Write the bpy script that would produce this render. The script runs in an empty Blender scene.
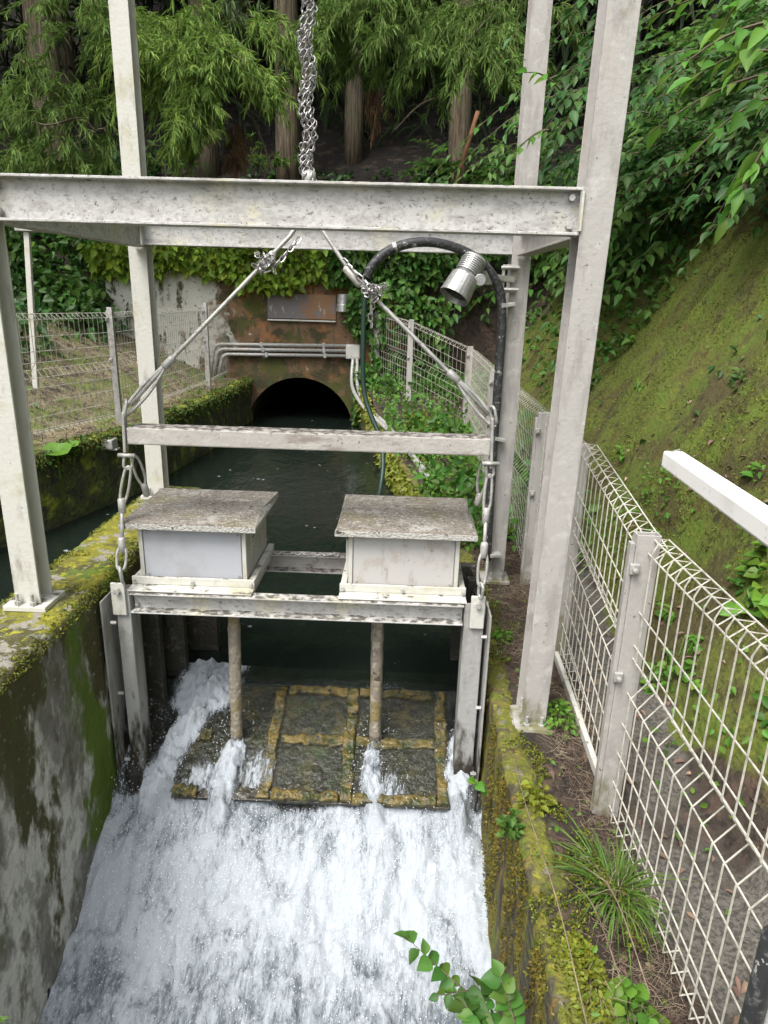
import bpy, math, random
import numpy as np
from mathutils import Vector, Matrix
S = bpy.context.scene
C = S.collection
rnd = random.Random(7)
rng = np.random.default_rng(11)
PI = math.pi

# ------------------------------------------------------------------ camera, sky, sun, exposure
cam = bpy.data.cameras.new('camera')
camo = bpy.data.objects.new('camera', cam); C.objects.link(camo); S.camera = camo
cam.sensor_fit = 'VERTICAL'; cam.sensor_height = 36.0; cam.lens = 36.0*690/1024
cam.clip_start = 0.05; cam.clip_end = 500
_r, _u, _f = (0.999159,0.031212,0.026585),(-0.034847,0.304864,0.951758),(-0.021601,0.951884,-0.305695)
camo.matrix_world = Matrix(((_r[0], _u[0], -_f[0], 0), (_r[1], _u[1], -_f[1], 0), (_r[2], _u[2], -_f[2], 1.70), (0, 0, 0, 1)))

SUN_EL, SUN_AZ = math.radians(58), math.radians(215)      # azimuth measured clockwise from +Y: behind the camera, to its left
w = bpy.data.worlds.new('World'); S.world = w; w.use_nodes = True
nt = w.node_tree; bg = nt.nodes['Background']
sky = nt.nodes.new('ShaderNodeTexSky'); sky.sky_type = 'NISHITA'; sky.sun_disc = False
sky.sun_elevation = SUN_EL; sky.sun_rotation = SUN_AZ; sky.air_density = 1.0; sky.dust_density = 4.0; sky.ozone_density = 1.0
hs = nt.nodes.new('ShaderNodeHueSaturation'); hs.inputs['Saturation'].default_value = 0.3
nt.links.new(sky.outputs[0], hs.inputs['Color']); nt.links.new(hs.outputs[0], bg.inputs[0]); bg.inputs[1].default_value = 0.15
sl = bpy.data.lights.new('sun', 'SUN'); sl.energy = 1.15; sl.angle = math.radians(24); sl.color = (1, 0.96, 0.9)
so = bpy.data.objects.new('sun', sl); C.objects.link(so)
sd = Vector((math.sin(SUN_AZ)*math.cos(SUN_EL), math.cos(SUN_AZ)*math.cos(SUN_EL), math.sin(SUN_EL)))
so.rotation_euler = sd.to_track_quat('Z', 'Y').to_euler()
S.view_settings.view_transform = 'Standard'; S.view_settings.look = 'None'
S.view_settings.exposure = 1.42; S.view_settings.gamma = 1.0; S.view_settings.use_curve_mapping = False

# ------------------------------------------------------------------ numpy noise
def _hash(i, j, k):
    n = (i*374761393 + j*668265263 + k*2147483647 + 1013) & 0xffffffff
    n = ((n ^ (n >> 13))*1274126177) & 0xffffffff
    n = (n ^ (n >> 16)) & 0xffff
    return n/65535.0
def vnoise(x, y, z=0.0):
    x = np.asarray(x, float); y = np.asarray(y, float); z = np.zeros_like(x)+z
    i, j, k = np.floor(x).astype(np.int64), np.floor(y).astype(np.int64), np.floor(z).astype(np.int64)
    fx, fy, fz = x-i, y-j, z-k
    fx, fy, fz = fx*fx*(3-2*fx), fy*fy*(3-2*fy), fz*fz*(3-2*fz)
    def L(a, b, t): return a+(b-a)*t
    return L(L(L(_hash(i, j, k), _hash(i+1, j, k), fx), L(_hash(i, j+1, k), _hash(i+1, j+1, k), fx), fy),
             L(L(_hash(i, j, k+1), _hash(i+1, j, k+1), fx), L(_hash(i, j+1, k+1), _hash(i+1, j+1, k+1), fx), fy), fz)
def fbm(x, y, z=0.0, o=4):
    a, s, t = 0.0, 1.0, 0.0
    for q in range(o):
        a = a + s*(vnoise(np.asarray(x)*2**q+q*17.3, np.asarray(y)*2**q+q*9.1, z+q*3.7)-0.5); t += s; s *= 0.5
    return a/t*2
def sstep(a, b, x):
    t = np.clip((np.asarray(x, float)-a)/(b-a), 0, 1); return t*t*(3-2*t)

# ------------------------------------------------------------------ materials
def layered(name, base, layers=(), rough=0.7, metal=0.0, bump=0.0, bscale=40, var=None, spec=0.4, island=0.0, trans=0.0, topmask=None, sub=None):
    """base colour, then noise-masked layers: (colour, scale or (sx,sy,sz), lo, hi[, zmask]) in world space."""
    m = bpy.data.materials.new(name); m.use_nodes = True
    t = m.node_tree; N = t.nodes; K = t.links
    b = N['Principled BSDF']; b.inputs['Roughness'].default_value = rough; b.inputs['Metallic'].default_value = metal
    b.inputs['Specular IOR Level'].default_value = spec
    geo = N.new('ShaderNodeNewGeometry')
    col = N.new('ShaderNodeRGB'); col.outputs[0].default_value = (*base, 1); cur = col.outputs[0]
    def mp(sc):
        v = N.new('ShaderNodeVectorMath'); v.operation = 'MULTIPLY'
        v.inputs[1].default_value = sc if isinstance(sc, tuple) else (sc, sc, sc)
        K.new(geo.outputs['Position'], v.inputs[0]); return v.outputs[0]
    def mixc(fac, c2):
        nonlocal cur
        mx = N.new('ShaderNodeMix'); mx.data_type = 'RGBA'
        K.new(fac, mx.inputs['Factor']); K.new(cur, mx.inputs['A'])
        if isinstance(c2, tuple): mx.inputs['B'].default_value = (*c2, 1)
        else: K.new(c2, mx.inputs['B'])
        cur = mx.outputs['Result']
    for i, L in enumerate(layers):
        c, sc, lo, hi = L[:4]
        no = N.new('ShaderNodeTexNoise'); no.inputs['Scale'].default_value = 1; no.inputs['Detail'].default_value = 7; no.inputs['Roughness'].default_value = 0.62
        ad = N.new('ShaderNodeVectorMath'); ad.operation = 'ADD'; ad.inputs[1].default_value = (i*7.31, i*3.17, i*5.5)
        K.new(mp(sc), ad.inputs[0]); K.new(ad.outputs[0], no.inputs['Vector'])
        fac = no.outputs['Fac']
        opts = L[4] if len(L) > 4 else {}
        for ax in 'xyz':
            if ax in opts:                 # adds a ramp along a world axis: (from, to, amount)
                a0, a1, amt = opts[ax]
                sp = N.new('ShaderNodeSeparateXYZ'); K.new(geo.outputs['Position'], sp.inputs[0])
                r = N.new('ShaderNodeMapRange'); r.inputs['From Min'].default_value = a0; r.inputs['From Max'].default_value = a1
                r.inputs['To Min'].default_value = 0; r.inputs['To Max'].default_value = amt
                K.new(sp.outputs['XYZ'.index(ax.upper())], r.inputs['Value'])
                s_ = N.new('ShaderNodeMath'); s_.operation = 'ADD'; K.new(fac, s_.inputs[0]); K.new(r.outputs[0], s_.inputs[1]); fac = s_.outputs[0]
        if 'up' in opts:                   # gathers on upward faces
            sp = N.new('ShaderNodeSeparateXYZ'); K.new(geo.outputs['Normal'], sp.inputs[0])
            s_ = N.new('ShaderNodeMath'); s_.operation = 'MULTIPLY_ADD'; K.new(sp.outputs['Z'], s_.inputs[0]); s_.inputs[1].default_value = opts['up']; K.new(fac, s_.inputs[2]); fac = s_.outputs[0]
        if 'attr' in opts:
            at = N.new('ShaderNodeAttribute'); at.attribute_name = opts['attr'][0]
            s_ = N.new('ShaderNodeMath'); s_.operation = 'MULTIPLY_ADD'; K.new(at.outputs['Fac'], s_.inputs[0]); s_.inputs[1].default_value = opts['attr'][1]; K.new(fac, s_.inputs[2]); fac = s_.outputs[0]
        mr = N.new('ShaderNodeMapRange'); mr.inputs['From Min'].default_value = lo; mr.inputs['From Max'].default_value = hi
        mr.interpolation_type = 'SMOOTHSTEP'; mr.inputs['To Max'].default_value = opts.get('max', 1.0)
        K.new(fac, mr.inputs['Value']); mixc(mr.outputs[0], c)
    if island:
        h = N.new('ShaderNodeHueSaturation'); K.new(cur, h.inputs['Color'])
        r1 = N.new('ShaderNodeMapRange'); r1.inputs['To Min'].default_value = 1-island; r1.inputs['To Max'].default_value = 1+island
        K.new(geo.outputs['Random Per Island'], r1.inputs['Value']); K.new(r1.outputs[0], h.inputs['Value'])
        mlt = N.new('ShaderNodeMath'); mlt.operation = 'MULTIPLY'; mlt.inputs[1].default_value = 7.77; K.new(geo.outputs['Random Per Island'], mlt.inputs[0])
        fr = N.new('ShaderNodeMath'); fr.operation = 'FRACT'; K.new(mlt.outputs[0], fr.inputs[0])
        r2 = N.new('ShaderNodeMapRange'); r2.inputs['To Min'].default_value = 0.482; r2.inputs['To Max'].default_value = 0.528
        K.new(fr.outputs[0], r2.inputs['Value']); K.new(r2.outputs[0], h.inputs['Hue']); cur = h.outputs[0]
    K.new(cur, b.inputs['Base Color'])
    if bump:
        no = N.new('ShaderNodeTexNoise'); no.inputs['Scale'].default_value = 1; no.inputs['Detail'].default_value = 6; K.new(mp(bscale), no.inputs['Vector'])
        bp = N.new('ShaderNodeBump'); bp.inputs['Strength'].default_value = bump; bp.inputs['Distance'].default_value = 0.02
        K.new(no.outputs['Fac'], bp.inputs['Height']); K.new(bp.outputs[0], b.inputs['Normal'])
    if trans:
        tr = N.new('ShaderNodeBsdfTranslucent'); K.new(cur, tr.inputs['Color'])
        ms = N.new('ShaderNodeMixShader'); ms.inputs[0].default_value = trans
        K.new(b.outputs[0], ms.inputs[1]); K.new(tr.outputs[0], ms.inputs[2]); K.new(ms.outputs[0], N['Material Output'].inputs['Surface'])
    return m

M = {}
GR = (0.07, 0.065, 0.05)
M['white'] = layered('weathered white paint', (0.49, 0.485, 0.44), [((0.40, 0.385, 0.27), 5, 0.52, 0.72), ((0.27, 0.255, 0.22), (16, 16, 5), 0.55, 0.75), (GR, 70, 0.67, 0.73), ((0.10, 0.09, 0.07), 18, 0.68, 0.80, {'up': 0.15})], rough=0.6, bump=0.12, bscale=60)
M['beam'] = layered('weathered white beam paint', (0.46, 0.455, 0.44), [((0.49, 0.465, 0.36), 4, 0.52, 0.64), ((0.30, 0.29, 0.275), (9, 9, 22), 0.48, 0.68), ((0.37, 0.36, 0.34), 45, 0.5, 0.6), ((0.13, 0.12, 0.10), 75, 0.61, 0.68), ((0.19, 0.18, 0.16), (26, 26, 60), 0.58, 0.68), ((0.10, 0.095, 0.08), 30, 0.66, 0.82, {'up': 0.24})], rough=0.65, bump=0.2, bscale=60)
M['grey'] = layered('weathered grey paint', (0.36, 0.345, 0.325), [((0.28, 0.265, 0.25), (16, 16, 4), 0.46, 0.66), ((0.42, 0.405, 0.385), 14, 0.55, 0.70), ((0.46, 0.45, 0.42), 90, 0.65, 0.70), ((0.12, 0.11, 0.09), 45, 0.64, 0.72), ((0.31, 0.25, 0.20), (8, 8, 2), 0.58, 0.72, {'max': 0.5}), ((0.14, 0.135, 0.07), (9, 9, 4), 0.60, 0.8, {'z': (0.5, 0.0, 0.18)})], rough=0.7, bump=0.12, bscale=60)
M['lift'] = layered('lichened lifting beam paint', (0.38, 0.36, 0.33), [((0.44, 0.425, 0.39), 9, 0.5, 0.65), ((0.25, 0.215, 0.19), (7, 7, 22), 0.52, 0.7), ((0.10, 0.09, 0.08), 42, 0.62, 0.69), ((0.06, 0.055, 0.05), 19, 0.67, 0.73), ((0.075, 0.065, 0.055), 34, 0.60, 0.82, {'up': 0.22}), ((0.46, 0.45, 0.43), 60, 0.64, 0.69)], rough=0.75, bump=0.2, bscale=70)
M['galv'] = layered('dull galvanised steel', (0.42, 0.415, 0.39), [((0.30, 0.29, 0.28), 30, 0.45, 0.65), ((0.14, 0.12, 0.10), 60, 0.60, 0.70)], rough=0.5, metal=0.3, bump=0.1)
M['chain'] = layered('bright chain steel', (0.46, 0.45, 0.45), [((0.28, 0.26, 0.265), 40, 0.45, 0.6), ((0.36, 0.17, 0.10), 14, 0.64, 0.70)], rough=0.35, metal=0.6)
M['guide'] = layered('wet stained guide steel', (0.34, 0.34, 0.325), [((0.25, 0.24, 0.22), (14, 14, 3), 0.45, 0.65), ((0.44, 0.44, 0.41), 60, 0.65, 0.70), ((0.035, 0.03, 0.022), (24, 24, 8), 0.66, 0.92, {'z': (0.05, -0.62, 0.55)}), ((0.12, 0.10, 0.035), 20, 0.66, 0.8, {'z': (-0.1, -0.7, 0.12)})], rough=0.5, metal=0.1, bump=0.2)
M['darkguide'] = layered('slimy dark guide steel', (0.045, 0.042, 0.034), [((0.11, 0.105, 0.085), 25, 0.55, 0.66), ((0.26, 0.255, 0.23), 9, 0.72, 0.9, {'z': (-0.05, 0.4, 0.30)})], rough=0.45, bump=0.5, bscale=50)
M['boxgrey'] = layered('lilac grey panel paint', (0.37, 0.38, 0.41), [((0.32, 0.325, 0.34), 6, 0.45, 0.7), ((0.2, 0.19, 0.17), 50, 0.69, 0.74)], rough=0.4)
M['boxstain'] = layered('stained white panel paint', (0.43, 0.42, 0.405), [((0.36, 0.32, 0.28), 11, 0.50, 0.62, {'max': 0.7}), ((0.24, 0.165, 0.11), 26, 0.62, 0.70, {'max': 0.7}), ((0.30, 0.28, 0.25), (20, 20, 5), 0.56, 0.7)], rough=0.5)
M['lid'] = layered('dirt crusted lid', (0.44, 0.43, 0.40), [((0.235, 0.21, 0.18), 6, 0.60, 0.74, {'up': 0.27}), ((0.115, 0.10, 0.08), 60, 0.65, 0.74, {'up': 0.12}), ((0.18, 0.155, 0.075), 5, 0.68, 0.78, {'up': 0.16, 'max': 0.6}), ((0.44, 0.43, 0.39), 60, 0.68, 0.76, {'up': 0.12}), ((0.38, 0.365, 0.32), (16, 30, 9), 0.68, 0.78, {'up': 0.12, 'max': 0.6}), ((0.09, 0.08, 0.07), 28, 0.60, 0.66)], rough=0.95, bump=0.8, bscale=120)
M['concrete_moss'] = layered('mossy concrete', (0.17, 0.165, 0.145), [((0.52, 0.515, 0.49), (3.2, 3.2, 1.6), 0.45, 0.54, {'z': (0.3, -0.1, 0.03)}), ((0.24, 0.235, 0.215), (14, 14, 9), 0.50, 0.62, {'max': 0.8}), ((0.062, 0.058, 0.020), (3.5, 3.5, 1.6), 0.565, 0.635, {'z': (-0.30, 0.40, 0.20), 'y': (2.2, 0.8, 0.06)}), ((0.085, 0.08, 0.04), (9, 9, 5), 0.53, 0.66, {'max': 0.75}), ((0.32, 0.315, 0.29), 30, 0.60, 0.65, {'max': 0.7}), ((0.085, 0.135, 0.012), (3, 3, 1.6), 0.61, 0.70, {'z': (-0.15, -0.85, 0.14), 'y': (1.9, 2.7, 0.12)}), ((0.07, 0.10, 0.012), (12, 12, 5), 0.58, 0.66, {'max': 0.6}), ((0.155, 0.148, 0.016), 5, 0.68, 0.78, {'up': 0.25}), ((0.24, 0.235, 0.02), 32, 0.74, 0.82, {'up': 0.20}), ((0.22, 0.205, 0.175), 9, 0.76, 0.82, {'up': 0.20})], rough=0.95, bump=0.8, bscale=30)
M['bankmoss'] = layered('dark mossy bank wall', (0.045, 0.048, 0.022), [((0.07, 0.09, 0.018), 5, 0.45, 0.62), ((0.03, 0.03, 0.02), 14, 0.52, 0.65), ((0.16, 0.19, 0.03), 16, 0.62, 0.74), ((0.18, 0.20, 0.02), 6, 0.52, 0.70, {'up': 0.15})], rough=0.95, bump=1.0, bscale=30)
M['yellowmoss'] = layered('ochre mossy wall', (0.070, 0.062, 0.038), [((0.15, 0.135, 0.018), (9, 9, 2), 0.45, 0.57), ((0.22, 0.12, 0.02), (16, 16, 3), 0.58, 0.67), ((0.032, 0.029, 0.020), (12, 12, 4), 0.54, 0.64), ((0.09, 0.115, 0.014), 11, 0.54, 0.64), ((0.11, 0.115, 0.018), 6, 0.62, 0.76, {'up': 0.20}), ((0.18, 0.18, 0.018), 30, 0.74, 0.82, {'up': 0.20}), ((0.16, 0.14, 0.11), 12, 0.78, 0.85, {'up': 0.20})], rough=0.9, bump=1.0, bscale=40)
M['portal'] = layered('rust brown stained portal', (0.15, 0.092, 0.052), [((0.27, 0.115, 0.045), 3, 0.50, 0.64), ((0.05, 0.043, 0.02), (3, 3, 4), 0.46, 0.60), ((0.07, 0.075, 0.018), 2.2, 0.54, 0.66), ((0.36, 0.345, 0.31), (5, 5, 6), 0.645, 0.68), ((0.46, 0.45, 0.40), (2.6, 2.6, 1.8), 0.74, 0.84, {'x': (-2.1, -3.1, 0.36), 'z': (0.5, 1.1, 0.05)}), ((0.06, 0.065, 0.03), (6, 6, 2.4), 0.55, 0.64), ((0.035, 0.032, 0.02), 14, 0.58, 0.68)], rough=0.9, bump=0.5, bscale=25)
M['plaque'] = layered('dark grey slate plaque', (0.17, 0.15, 0.15), [((0.23, 0.13, 0.07), 3, 0.5, 0.6, {'x': (-1.6, -1.2, 0.15)}), ((0.34, 0.32, 0.30), (14, 14, 5), 0.60, 0.68)], rough=0.8, bump=0.3)
M['rod'] = layered('scaly pipe', (0.22, 0.19, 0.15), [((0.36, 0.33, 0.26), 30, 0.50, 0.62), ((0.20, 0.16, 0.06), 9, 0.50, 0.66), ((0.07, 0.05, 0.04), 26, 0.58, 0.68)], rough=0.8, bump=0.5)
M['leaf_panel'] = layered('wet algae panel', (0.026, 0.024, 0.016), [((0.060, 0.050, 0.018), 9, 0.5, 0.66), ((0.026, 0.042, 0.011), 7, 0.54, 0.68), ((0.17, 0.17, 0.15), (50, 14, 30), 0.66, 0.74, {'max': 0.5})], rough=0.2, bump=0.7, bscale=30, spec=0.4)
M['rib'] = layered('wet ochre algae rib', (0.125, 0.092, 0.024), [((0.055, 0.048, 0.016), 16, 0.44, 0.60), ((0.025, 0.036, 0.009), 9, 0.52, 0.66), ((0.17, 0.135, 0.05), 35, 0.6, 0.7), ((0.02, 0.02, 0.014), 20, 0.56, 0.66)], rough=0.25, bump=0.8, bscale=40)
M['black'] = layered('black rubber conduit', (0.03, 0.031, 0.033), [((0.36, 0.36, 0.34), 30, 0.60, 0.64), ((0.10, 0.10, 0.10), 60, 0.52, 0.62)], rough=0.5)
M['green_cable'] = layered('dark green cable', (0.02, 0.045, 0.035), [((0.3, 0.33, 0.3), 25, 0.62, 0.68)], rough=0.4)
M['alu'] = layered('cast aluminium', (0.44, 0.44, 0.43), [((0.32, 0.32, 0.31), 30, 0.45, 0.65), ((0.75, 0.75, 0.73), 60, 0.62, 0.68)], rough=0.4, metal=0.6)
M['cream'] = layered('cream coated wire', (0.50, 0.48, 0.42), [((0.33, 0.315, 0.27), 30, 0.48, 0.64), ((0.15, 0.13, 0.09), 50, 0.64, 0.7)], rough=0.5)
M['thinwire'] = layered('dull grey wire', (0.36, 0.35, 0.31), [((0.20, 0.19, 0.16), 30, 0.48, 0.64)], rough=0.6)
M['rail'] = layered('clean white rail paint', (0.80, 0.80, 0.78), [((0.70, 0.70, 0.67), 7, 0.5, 0.7), ((0.40, 0.39, 0.35), (40, 40, 40), 0.60, 0.68, {'max': 0.7}), ((0.3, 0.28, 0.24), 14, 0.68, 0.74)], rough=0.35)
M['bark'] = layered('brown conifer bark', (0.135, 0.105, 0.07), [((0.06, 0.047, 0.033), (34, 34, 2.5), 0.45, 0.58), ((0.21, 0.175, 0.125), (24, 24, 3), 0.56, 0.68), ((0.09, 0.105, 0.05), 3, 0.55, 0.68)], rough=0.95, bump=1.0, bscale=(34, 34, 3))
M['twig'] = layered('thin brown twig', (0.085, 0.065, 0.042), [((0.13, 0.105, 0.07), 20, 0.5, 0.65)], rough=0.9)
M['orange_twig'] = layered('orange brown stem', (0.25, 0.12, 0.06), [((0.16, 0.08, 0.04), 12, 0.5, 0.65)], rough=0.8)
M['straw'] = layered('dry straw', (0.18, 0.135, 0.10), [((0.27, 0.22, 0.15), 12, 0.52, 0.64), ((0.105, 0.07, 0.055), 9, 0.50, 0.62)], rough=0.9, island=0.45)
def leafmat(name, c, isl=0.35, tr=0.35, rough=0.5): return layered(name, c, [(tuple(v*0.7 for v in c), 6, 0.45, 0.7)], rough=rough, island=isl, trans=tr, spec=0.35)
M['sugi'] = leafmat('cedar needle green', (0.15, 0.235, 0.05), 0.4, 0.3, 0.7)
M['sugi_light'] = leafmat('bright cedar needle green', (0.19, 0.29, 0.055), 0.4, 0.3, 0.7)
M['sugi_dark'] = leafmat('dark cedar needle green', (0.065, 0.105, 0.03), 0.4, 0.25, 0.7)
M['dead'] = leafmat('dead brown cedar needles', (0.13, 0.075, 0.04), 0.4, 0.2, 0.9)
M['broad'] = leafmat('broad leaf green', (0.075, 0.165, 0.026), 0.35, 0.4)
M['broad_light'] = leafmat('fresh leaf green', (0.125, 0.26, 0.034), 0.3, 0.45)
M['broad_dark'] = leafmat('deep leaf green', (0.045, 0.110, 0.022), 0.4, 0.35)
M['ivy'] = leafmat('ivy yellow green', (0.25, 0.36, 0.04), 0.45, 0.4)
M['farwood'] = leafmat('shaded wood green', (0.035, 0.052, 0.02), 0.4, 0.1, 0.8)  # green darkened so the colour itself carries the wood's shade
M['ochremoss'] = leafmat('ochre wall moss', (0.125, 0.10, 0.014), 0.4, 0.15, 0.8)
M['mossdark'] = leafmat('olive moss tuft', (0.065, 0.072, 0.012), 0.4, 0.2, 0.8)
M['clover'] = leafmat('clover green', (0.13, 0.26, 0.030), 0.35, 0.4)
M['limeleaf'] = leafmat('lime moss leaf', (0.17, 0.19, 0.018), 0.35, 0.3)
M['grass'] = leafmat('grass blade green', (0.15, 0.25, 0.045), 0.4, 0.4)
M['litter'] = layered('fallen leaf brown', (0.17, 0.11, 0.08), [((0.26, 0.18, 0.13), 15, 0.5, 0.65)], rough=0.9, island=0.4)

gm = layered('earth with moss and dry grass', (0.048, 0.036, 0.027), [
    ((0.085, 0.055, 0.040), 6, 0.48, 0.64), ((0.022, 0.018, 0.014), 14, 0.50, 0.64), ((0.012, 0.010, 0.008), 5, 0.96, 1.1, {'attr': ('wood', 0.6)}),  # wood layer: near-black soil paints in the shade under the trees
    ((0.125, 0.115, 0.098), 3, 0.95, 1.1, {'attr': ('path', 0.6)}), ((0.06, 0.055, 0.047), 70, 1.06, 1.18, {'attr': ('path', 0.6)}),
    ((0.088, 0.108, 0.016), 2.2, 0.92, 1.06, {'attr': ('moss', 0.62)}), ((0.062, 0.078, 0.012), 55, 1.13, 1.25, {'attr': ('moss', 0.62)}), ((0.070, 0.060, 0.016), 4, 1.14, 1.25, {'attr': ('moss', 0.62)}), ((0.075, 0.115, 0.012), 5, 1.10, 1.24, {'attr': ('moss', 0.62)}), ((0.125, 0.135, 0.018), 30, 1.17, 1.27, {'attr': ('moss', 0.62)}), ((0.060, 0.050, 0.018), 1.6, 1.13, 1.23, {'attr': ('moss', 0.62)}), ((0.13, 0.14, 0.02), 90, 1.20, 1.28, {'attr': ('moss', 0.62)}), ((0.035, 0.032, 0.012), 10, 1.20, 1.29, {'attr': ('moss', 0.62)}),
    ((0.20, 0.17, 0.10), 8, 0.98, 1.14, {'attr': ('dry', 0.6)}), ((0.11, 0.14, 0.03), 3, 1.06, 1.18, {'attr': ('dry', 0.6)}), ((0.09, 0.07, 0.05), 20, 1.14, 1.26, {'attr': ('dry', 0.6)}),
    ((0.085, 0.095, 0.016), 5, 1.03, 1.12, {'attr': ('kerbmoss', 0.6)}), ((0.16, 0.17, 0.02), 28, 1.14, 1.22, {'attr': ('kerbmoss', 0.6)})], rough=0.95, bump=1.0, bscale=35)
M['ground'] = gm

def water_mat():
    m = bpy.data.materials.new('dark river water'); m.use_nodes = True; t = m.node_tree; N = t.nodes; K = t.links; b = N['Principled BSDF']
    b.inputs['Base Color'].default_value = (0.009, 0.014, 0.011, 1); b.inputs['Roughness'].default_value = 0.08; b.inputs['Specular IOR Level'].default_value = 0.35
    geo = N.new('ShaderNodeNewGeometry'); v = N.new('ShaderNodeVectorMath'); v.operation = 'MULTIPLY'; v.inputs[1].default_value = (9, 5, 1); K.new(geo.outputs['Position'], v.inputs[0])
    n = N.new('ShaderNodeTexNoise'); n.inputs['Scale'].default_value = 1; n.inputs['Detail'].default_value = 4; n.inputs['Distortion'].default_value = 0.8; K.new(v.outputs[0], n.inputs['Vector'])
    bp = N.new('ShaderNodeBump'); bp.inputs['Strength'].default_value = 0.32; bp.inputs['Distance'].default_value = 0.03; K.new(n.outputs['Fac'], bp.inputs['Height']); K.new(bp.outputs[0], b.inputs['Normal'])
    n2 = N.new('ShaderNodeTexNoise'); n2.inputs['Scale'].default_value = 9; n2.inputs['Detail'].default_value = 6; K.new(geo.outputs['Position'], n2.inputs['Vector'])
    r = N.new('ShaderNodeMapRange'); r.inputs['From Min'].default_value = 0.70; r.inputs['From Max'].default_value = 0.76; K.new(n2.outputs['Fac'], r.inputs['Value'])
    mx = N.new('ShaderNodeMix'); mx.data_type = 'RGBA'; mx.inputs['A'].default_value = (0.009, 0.014, 0.011, 1); mx.inputs['B'].default_value = (0.3, 0.33, 0.34, 1)
    K.new(r.outputs[0], mx.inputs['Factor']); K.new(mx.outputs['Result'], b.inputs['Base Color'])
    return m
M['water'] = water_mat()
def foam_mat():
    m = bpy.data.materials.new('white water'); m.use_nodes = True; t = m.node_tree; N = t.nodes; K = t.links; b = N['Principled BSDF']
    geo = N.new('ShaderNodeNewGeometry')
    def attr(n):
        a = N.new('ShaderNodeAttribute'); a.attribute_name = n; return a.outputs['Fac']
    def noise(sc, det, dist=0.0, rough=0.65):
        v = N.new('ShaderNodeVectorMath'); v.operation = 'MULTIPLY'; v.inputs[1].default_value = sc; K.new(geo.outputs['Position'], v.inputs[0])
        n = N.new('ShaderNodeTexNoise'); n.inputs['Scale'].default_value = 1; n.inputs['Detail'].default_value = det; n.inputs['Roughness'].default_value = rough; n.inputs['Distortion'].default_value = dist
        K.new(v.outputs[0], n.inputs['Vector']); return n.outputs['Fac']
    def mad(a, k, c):
        s_ = N.new('ShaderNodeMath'); s_.operation = 'MULTIPLY_ADD'; K.new(a, s_.inputs[0]); s_.inputs[1].default_value = k
        if isinstance(c, float): s_.inputs[2].default_value = c
        else: K.new(c, s_.inputs[2])
        return s_.outputs[0]
    def ramp(a, lo, hi, t0=0.0, t1=1.0):
        r = N.new('ShaderNodeMapRange'); r.interpolation_type = 'SMOOTHSTEP'; r.inputs['From Min'].default_value = lo; r.inputs['From Max'].default_value = hi
        r.inputs['To Min'].default_value = t0; r.inputs['To Max'].default_value = t1; K.new(a, r.inputs['Value']); return r.outputs[0]
    big = noise((6, 2.8, 2.8), 9, 0.9, 0.68); mid = noise((56, 17, 20), 8, 0.7, 0.74); fine = noise((150, 80, 80), 4, 0.4, 0.7)
    v = mad(fine, 0.36, mad(mid, 0.95, mad(big, 1.25, attr('foam'))))          # about 1.12 in the middle
    r = ramp(v, 1.09, 1.54)
    mx = N.new('ShaderNodeMix'); mx.data_type = 'RGBA'; mx.inputs['A'].default_value = (0.085, 0.108, 0.12, 1); mx.inputs['B'].default_value = (0.42, 0.46, 0.50, 1)
    K.new(r, mx.inputs['Factor']); K.new(mx.outputs['Result'], b.inputs['Base Color'])
    K.new(ramp(r, 0, 1, 0.12, 0.5), b.inputs['Roughness'])
    bp = N.new('ShaderNodeBump'); bp.inputs['Strength'].default_value = 0.6; bp.inputs['Distance'].default_value = 0.03; K.new(mad(fine, 0.2, mid), bp.inputs['Height']); K.new(bp.outputs[0], b.inputs['Normal'])
    # thin water over the gate leaf: clear between the strings of foam
    cov = ramp(mad(mid, 1.3, mad(big, 0.7, mad(attr('cover'), 1.5, -1.0))), 0.35, 0.80)
    tr = N.new('ShaderNodeBsdfTransparent'); tr.inputs['Color'].default_value = (0.80, 0.84, 0.80, 1); gl_ = N.new('ShaderNodeBsdfGlossy'); gl_.inputs['Roughness'].default_value = 0.08; K.new(bp.outputs[0], gl_.inputs['Normal'])
    m1 = N.new('ShaderNodeMixShader'); m1.inputs[0].default_value = 0.06; K.new(tr.outputs[0], m1.inputs[1]); K.new(gl_.outputs[0], m1.inputs[2])
    m2 = N.new('ShaderNodeMixShader'); K.new(cov, m2.inputs[0]); K.new(m1.outputs[0], m2.inputs[1]); K.new(b.outputs[0], m2.inputs[2])
    K.new(m2.outputs[0], N['Material Output'].inputs['Surface'])
    return m
M['foam'] = foam_mat()

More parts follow.
